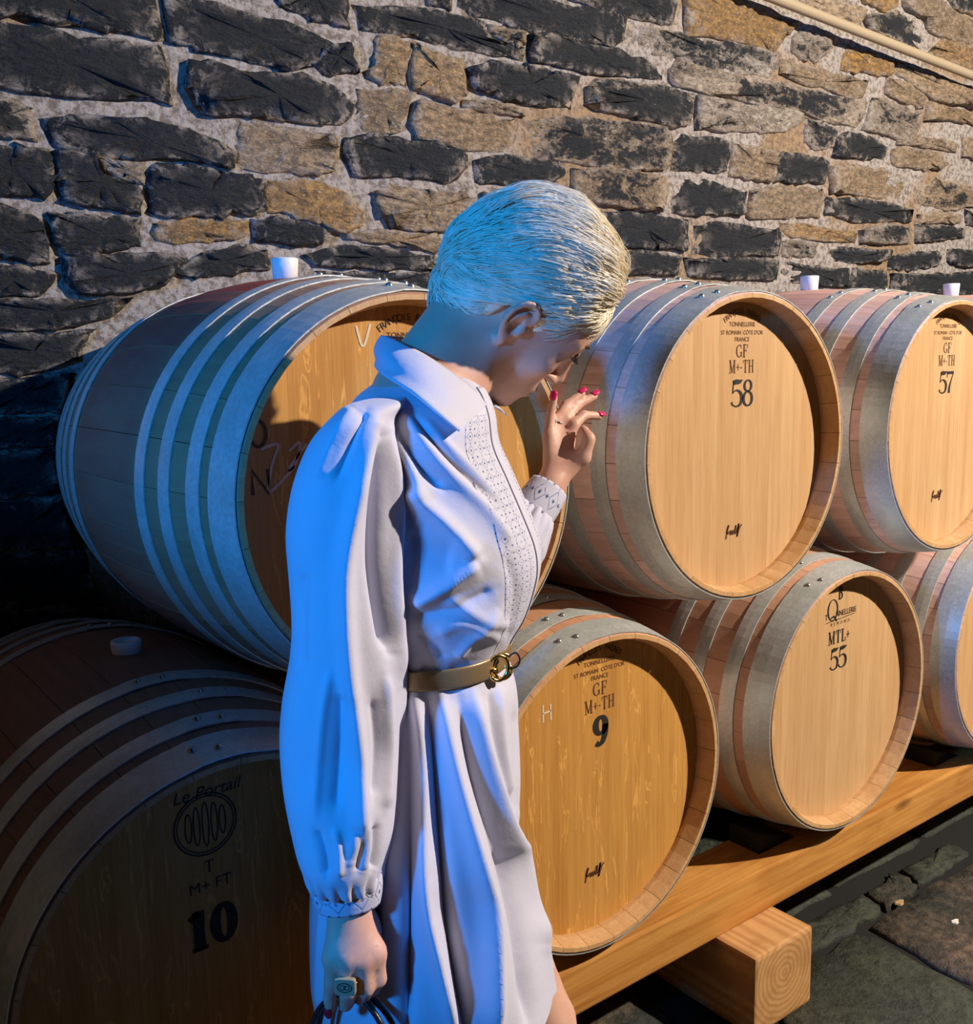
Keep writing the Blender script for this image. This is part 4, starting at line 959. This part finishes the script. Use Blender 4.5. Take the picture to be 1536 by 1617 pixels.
dress = cloth('dress', P2, COTTON, woman); dress['label'] = 'pale cotton shirt dress with full sleeves'
BOD = P2
# embroidered bands either side of the buttons
def strip(name, v0, v1, th0, th1, lift, uvs, n=90, m=26, mat=LACE):
    iv = np.linspace(v0, v1, n)*(NV-1); Q = np.empty((n, m, 3)); UV = np.empty((n, m, 2))
    for a, x in enumerate(iv):
        i = min(int(x), NV-2); f = x-i; row = BOD[i]*(1-f)+BOD[i+1]*f; nr = N[i]*(1-f)+N[i+1]*f
        t0 = np.interp(x/(NV-1), *th0); t1 = np.interp(x/(NV-1), *th1)
        for b in range(m):
            t = math.radians(t0+(t1-t0)*b/(m-1)) % (2*math.pi); y = t/(2*math.pi)*NU; j = int(y) % NU; g = y-int(y)
            Q[a, b] = row[j]*(1-g)+row[(j+1) % NU]*g+(nr[j]*(1-g)+nr[(j+1) % NU]*g)*lift; UV[a, b] = (b/(m-1)*uvs[0], a/(n-1)*uvs[1])
    return cloth(name, Q, mat, dress, .0008, UV, False)
strip('embroidered_band', .16, .93, ([0, .3, .6, 1], [50, 53, 51, 42]), ([0, .3, .6, 1], [28, 28, 26, 18]), .0016, (3, 22))
strip('embroidered_band', .10, .93, ([0, .3, .6, 1], [8, 8, 8, 4]), ([0, .3, .6, 1], [-12, -12, -12, -12]), .0016, (2, 24))
strip('button_placket', .06, .97, ([0, 1], [27, 17]), ([0, 1], [10, 4]), .0030, (1, 1), mat=COTTON)
# skirt
LV = [(1020, 562, 800, 1.22, .127), (1048, 556, 806, 1.22, .135), (1090, 540, 818, 1.22, .150), (1200, 516, 827, 1.21, .160), (1280, 500, 827, 1.20, .168), (1330, 492, 826, 1.20, .172), (1400, 486, 846, 1.20, .176), (1480, 484, 872, 1.20, .180), (1540, 486, 884, 1.20, .183), (1566, 490, 888, 1.20, .184)]
P, TH = loft(LV, 320, 170); NV, NU = P.shape[:2]; N = grid_normals(P); pv = proj(A2W(P.reshape(-1, 3))).reshape(NV, NU, 2)
nearm = smoothstep(-.1, .25, np.sin(TH))[None, :]; vv = np.linspace(0, 1, NV)[:, None]
S_sk = [([(652, 1080), (668, 1200), (670, 1400), (690, 1510), (722, 1640)], 11, .020), ([(692, 1080), (714, 1200), (758, 1400), (768, 1510), (776, 1660)], 14, .022), ([(742, 1078), (766, 1190), (806, 1320), (850, 1430), (862, 1500)], 13, .018), ([(786, 1080), (792, 1180), (806, 1260)], 9, .010),
        ([(640, 1100), (646, 1250), (646, 1450), (640, 1640)], 10, -.018), ([(676, 1090), (686, 1220), (704, 1400), (716, 1500), (740, 1660)], 12, -.018), ([(722, 1090), (746, 1220), (800, 1380), (826, 1500), (840, 1640)], 13, -.016), ([(772, 1090), (782, 1180), (820, 1330)], 9, -.010), ([(812, 1120), (816, 1200), (812, 1290)], 8, -.008),
        ([(600, 1200), (590, 1400), (580, 1600)], 16, -.012), ([(540, 1300), (520, 1450), (515, 1600)], 14, .010)]
D = stroke_field(pv.reshape(-1, 2), S_sk).reshape(NV, NU)*nearm*(.28+1.05*np.minimum(vv*1.6, 1.0))
D = D+(1-nearm)*.012*vv*np.sin(TH*13+.8*np.sin(TH*2))+np.exp(-vv*14)*.0045*(saw(TH[None, :]*12/math.pi)-.4)
P2 = P+N*D[..., None]
hem = .010*np.sin(TH*2+.4)+.006*np.sin(TH*5); P2[..., 2] += (vv**3)*hem[None, :]
# the front corner of the shirt-tail hem is cut up at the side
skirt = cloth('skirt', P2, COTTON, dress)
# near sleeve (right arm)
LV = [(628, 596, 642, 1.130, .022), (640, 552, 636, 1.095, .050), (662, 524, 624, 1.082, .066), (700, 492, 630, 1.082, .074), (760, 467, 634, 1.076, .076), (830, 455, 634, 1.074, .076), (900, 458, 634, 1.072, .075), (970, 461, 636, 1.070, .074), (1040, 458, 637, 1.070, .074),
      (1110, 446, 637, 1.070, .076), (1170, 442, 635, 1.070, .077), (1235, 447, 632, 1.055, .076), (1300, 459, 627, 1.040, .070), (1345, 470, 614, 1.028, .060), (1376, 482, 602, 1.021, .046), (1392, 488, 600, 1.020, .038)]
P, TH = loft(LV, 180, 260, 2.1); NV, NU = P.shape[:2]; N = grid_normals(P); pv = proj(A2W(P.reshape(-1, 3))).reshape(NV, NU, 2)
nearm = smoothstep(-.1, .25, np.sin(TH))[None, :]; vv = np.linspace(0, 1, NV)[:, None]
S_sl = [([(592, 672), (566, 770), (547, 880), (546, 970), (552, 1070), (562, 1180), (566, 1290), (556, 1360)], 13, .020), ([(602, 690), (592, 800), (590, 890), (602, 970), (614, 1030)], 11, -.022), ([(614, 680), (624, 800), (620, 900), (627, 1000), (632, 1080)], 9, .010),
        ([(522, 1060), (508, 1150), (498, 1290)], 7, .006), ([(540, 1090), (538, 1180), (530, 1280)], 13, -.010), ([(585, 1100), (592, 1180), (584, 1260)], 10, -.006), ([(606, 1060), (612, 1180), (606, 1280)], 9, .007), ([(560, 1300), (566, 1335), (562, 1376)], 7, -.007), ([(590, 1300), (592, 1335), (586, 1374)], 7, -.007), ([(575, 1300), (578, 1335), (574, 1374)], 6, .004),
        ([(500, 1310), (512, 1345), (516, 1384)], 7, -.008), ([(530, 1310), (536, 1345), (536, 1384)], 6, .006), ([(578, 650), (560, 690), (530, 760)], 9, -.007), ([(560, 646), (530, 690), (500, 760)], 10, .005), ([(480, 900), (476, 1000), (478, 1060)], 12, -.005)]
D = stroke_field(pv.reshape(-1, 2), S_sl).reshape(NV, NU)*nearm
D = D+smoothstep(.86, .97, vv)*.005*(saw(TH[None, :]*8/math.pi)-.4)+(1-nearm)*.005*np.sin(TH*9+5*vv)*smoothstep(.08, .2, vv)
sleeve = cloth('sleeve', P+N*D[..., None], COTTON, dress)
# cuffs
def cuff(c0, c1, r0, r1, flat, parent, rep):
    c0, c1 = np.asarray(c0), np.asarray(c1); d = c1-c0; d /= np.linalg.norm(d); x = np.cross(d, (0, 1., 0)); x /= np.linalg.norm(x); y = np.cross(d, x)
    nv, nu = 14, 72; Q = np.empty((nv, nu+1, 3)); UV = np.empty((nv, nu+1, 2))
    for i in range(nv):
        t = i/(nv-1); bul = 1+.05*math.sin(math.pi*t)
        for j in range(nu+1):
            a = 2*math.pi*j/nu; r = (r0+(r1-r0)*t)*bul; Q[i, j] = c0+(c1-c0)*t+r*(math.cos(a)*x+flat*math.sin(a)*y); UV[i, j] = (j/nu*rep, t)
    return cloth('cuff', Q, LACE, parent, .0018, UV, False)
cuff(J(545, 1384, 1.020), J(551, 1428, 1.018), .0385, .0335, .80, sleeve, 9)
# far sleeve (left arm): bulges round the forearm to the raised cuff
P0 = [LS+np.array([0, 0, .01]), LS*.5+LE*.5, LE+np.array([.0, 0, -.02]), LE*.72+LW*.28, LE*.45+LW*.55, LE*.24+LW*.76]
Pc = catmull(P0, 70); Rc = np.interp(np.linspace(0, 1, 70), [0, .25, .42, .62, .80, .92, 1], [.060, .056, .048, .047, .047, .038, .030])
T = np.gradient(Pc, axis=0); T /= np.linalg.norm(T, axis=1)[:, None]; Q = np.empty((70, 90, 3)); nr = np.array([0, -1., 0])
for i in range(70):
    nr = nr-T[i]*(nr@T[i]); nr /= np.linalg.norm(nr); bi = np.cross(T[i], nr); a = np.linspace(0, 2*math.pi, 90, endpoint=False)
    r = Rc[i]+.0035*np.sin(a*9+i*.08)*min(1, i/12)+.003*smoothstep(50, 66, i)*np.sin(a*16)
    Q[i] = Pc[i]+r[:, None]*(np.cos(a)[:, None]*nr+np.sin(a)[:, None]*bi)
sl2 = cloth('sleeve', Q, COTTON, dress)
cuff(LE*.25+LW*.75, LE*.04+LW*.96, .0315, .0290, .9, sl2, 8)
# collar
def collar(top, bot, mid, name):
    n = 60; T_, B__ = catmull(np.array([J(*q) for q in top]), n), catmull(np.array([J(*q) for q in bot]), n); m = 16; Q = np.empty((n, m, 3))
    c = NB
    for j in range(m):
        t = j/(m-1); Q[:, j] = T_*(1-t)+B__*t
        out = Q[:, j]-c; out[:, 2] = 0; out /= np.linalg.norm(out, axis=1)[:, None]; Q[:, j] += out*(mid*math.sin(math.pi*t)**.8)[..., None] if np.ndim(mid) else out*mid*math.sin(math.pi*min(1, t*1.3))
    return cloth(name, Q, COTTON, dress, .0022, None, False)
collar([(604, 530, 1.285), (628, 540, 1.225), (672, 563, 1.180), (722, 597, 1.170), (768, 634, 1.190)], [(593, 578, 1.300), (606, 594, 1.165), (650, 622, 1.085), (690, 654, 1.055), (724, 682, 1.060)], .007, 'collar')
collar([(604, 530, 1.285), (640, 534, 1.345), (690, 560, 1.365), (740, 602, 1.345), (776, 640, 1.275)], [(593, 578, 1.300), (640, 566, 1.400), (705, 592, 1.430), (770, 634, 1.410), (801, 654, 1.345)], .005, 'collar')
# collar stand closing at the throat
Q = []
for (px, py, b) in ((604, 534, 1.283), (628, 545, 1.228), (672, 570, 1.186), (722, 604, 1.178), (764, 640, 1.195), (776, 646, 1.23), (776, 646, 1.275), (742, 608, 1.338), (692, 566, 1.358), (640, 540, 1.338), (604, 534, 1.283)): Q.append(J(px, py, b))
Q = catmull(np.array(Q), 80); Q2 = Q+np.array([0, 0, -.038])+(Q-NB)*np.array([.05, .05, 0]); Qs = np.stack([Q, (Q+Q2)/2, Q2], 1)
cloth('collar_stand', Qs, COTTON, dress, .0016, None, False)
# ------------------------------------------------------------ belt and buckle
def mat_belt():
    t = NT('bronze_leather'); n = t.noise(t.obj(), 200, 3, .6)
    return t.out((.30, .20, .10), .36, .35, t.bump(n, .08, .002), .5)
BELT = mat_belt()
def belt_ring(py0, py1, lift, m):
    P, th = loft([(1006, 565, 803, 1.22, .1315), (1022, 565, 803, 1.22, .1315), (1038, 565, 803, 1.22, .1315)], 200, m); n = grid_normals(P)
    P = P+n*lift; s = .004*np.cos(th-.3); P[..., 2] += s[None, :]
    return P
Pb = belt_ring(0, 0, .0045, 8); zc = Pb[..., 2].mean(0); Pb[..., 2] = zc+(Pb[..., 2]-zc)*.86
e = np.sin(np.linspace(0, math.pi, 8))**.5*.0008; Pb += grid_normals(Pb)*e[:, None, None]
belt = cloth('belt', Pb, BELT, woman, .0026); belt['label'] = 'narrow bronze leather belt'
jb = int(38/360*200); cB = Pb[4, jb]; tn = Pb[4, (jb+1) % 200]-Pb[4, jb-1]; tn /= np.linalg.norm(tn); up = np.array([0, 0, 1.]); nb = np.cross(up, tn); nb /= np.linalg.norm(nb)
if nb@(cB-Pb[4].mean(0)) < 0: nb = -nb
nb = nb*.45+np.array([0, -.75, .0]); nb /= np.linalg.norm(nb); tn = np.cross(nb, up); cB = cB+nb*.003
mb = MB()
for s in (-1, 1):
    a = np.radians(np.linspace(48, 322, 30)); Pg = [cB+nb*(.007+.0015*s)+tn*s*(.0035+.0125*math.cos(t))+up*(.0150*math.sin(t)) for t in a]
    mb.add(tube_vf(A2W(np.array(Pg))-BASE, .0024, 8)); x1 = [cB+nb*(.0075+.0015*s)+tn*s*(.0035+q)+up*h for q, h in ((.0125*math.cos(math.radians(322)), .015*math.sin(math.radians(322))), (.0105, -.001), (.0015, -.001))]
    mb.add(tube_vf(A2W(np.array(x1))-BASE, .0023, 8))
put('buckle', mb.me('buckle', GOLD, True), belt)['kind'] = 'stuff'
tn = -tn if tn[0] > 0 else tn
lp = [cB+tn*-.010+nb*.008+up*.012, cB+tn*-.016+nb*.016+up*.018, cB+tn*-.020+nb*.018+up*.010, cB+tn*-.019+nb*.012+up*.000, cB+tn*-.012+nb*.006+up*-.004]
put('belt_tip', mesh('belt_tip', *tube_vf(A2W(catmull(np.array(lp), 20))-BASE, .0012, 6), True, INK), belt)
jh = int(48/360*200); ch = Pb[4, jh]; nh = ch-Pb[4].mean(0); nh[2] = 0; nh /= np.linalg.norm(nh); th_ = np.cross((0, 0, 1.), nh)
put('belt_hole', mesh('belt_hole', A2W(np.array([ch+nh*.0016+.0017*(math.cos(t)*th_+math.sin(t)*up) for t in np.linspace(0, 2*math.pi, 12, endpoint=False)]))-BASE, [tuple(range(12))], False, INK), belt)
# ------------------------------------------------------------ handbag hanging from the lowered hand
BAGM = NT('black_bag_leather'); BAGM = BAGM.out((.014, .013, .014), .32, 0, BAGM.bump(BAGM.noise(BAGM.obj(), 220, 3, .6), .2, .002))
hb = A2W(J(556, 1566, 1.018)); bag = empty('handbag', (hb[0], hb[1], hb[2]-.40))
tag(bag, 'black handbag hanging from the lowered hand, only its strap in view', 'handbag')
ax = A_*.93+B_*-.36; ax /= np.linalg.norm(ax); ay = np.array([-ax[1], ax[0], 0])
m = MB(); n = 40; rows = [(0, .80, .75), (.012, .95, .95), (.05, 1.0, 1.0), (.13, .97, .86), (.185, .93, .55), (.20, .88, .42)]; V = []
for z, sx_, sy_ in rows:
    for i in range(n):
        a = 2*math.pi*i/n; p = 4.0; ca, sa = math.cos(a), math.sin(a); V.append(ax*(math.copysign(abs(ca)**(2/p), ca)*.085*sx_)+ay*(math.copysign(abs(sa)**(2/p), sa)*.045*sy_)+np.array([0, 0, z]))
F = [(k*n+i, k*n+(i+1) % n, (k+1)*n+(i+1) % n, (k+1)*n+i) for k in range(5) for i in range(n)]+[tuple(range(n-1, -1, -1)), tuple(5*n+i for i in range(n))]
put('bag_body', mesh('bag_body', V, F, True, BAGM), bag)
for s in (-1, 1):
    Ps = [ax*q+ay*s*w+np.array([0, 0, z]) for q, w, z in ((-.068, .016, .19), (-.060, .014, .30), (-.044, .009, .365), (-.02, .005, .394), (0, .004, .398), (.02, .005, .394), (.044, .009, .365), (.058, .014, .30), (.068, .016, .19))]
    put('strap', mesh('strap', *tube_vf(catmull(np.array(Ps), 40), .0034, 8), True, BAGM), bag)
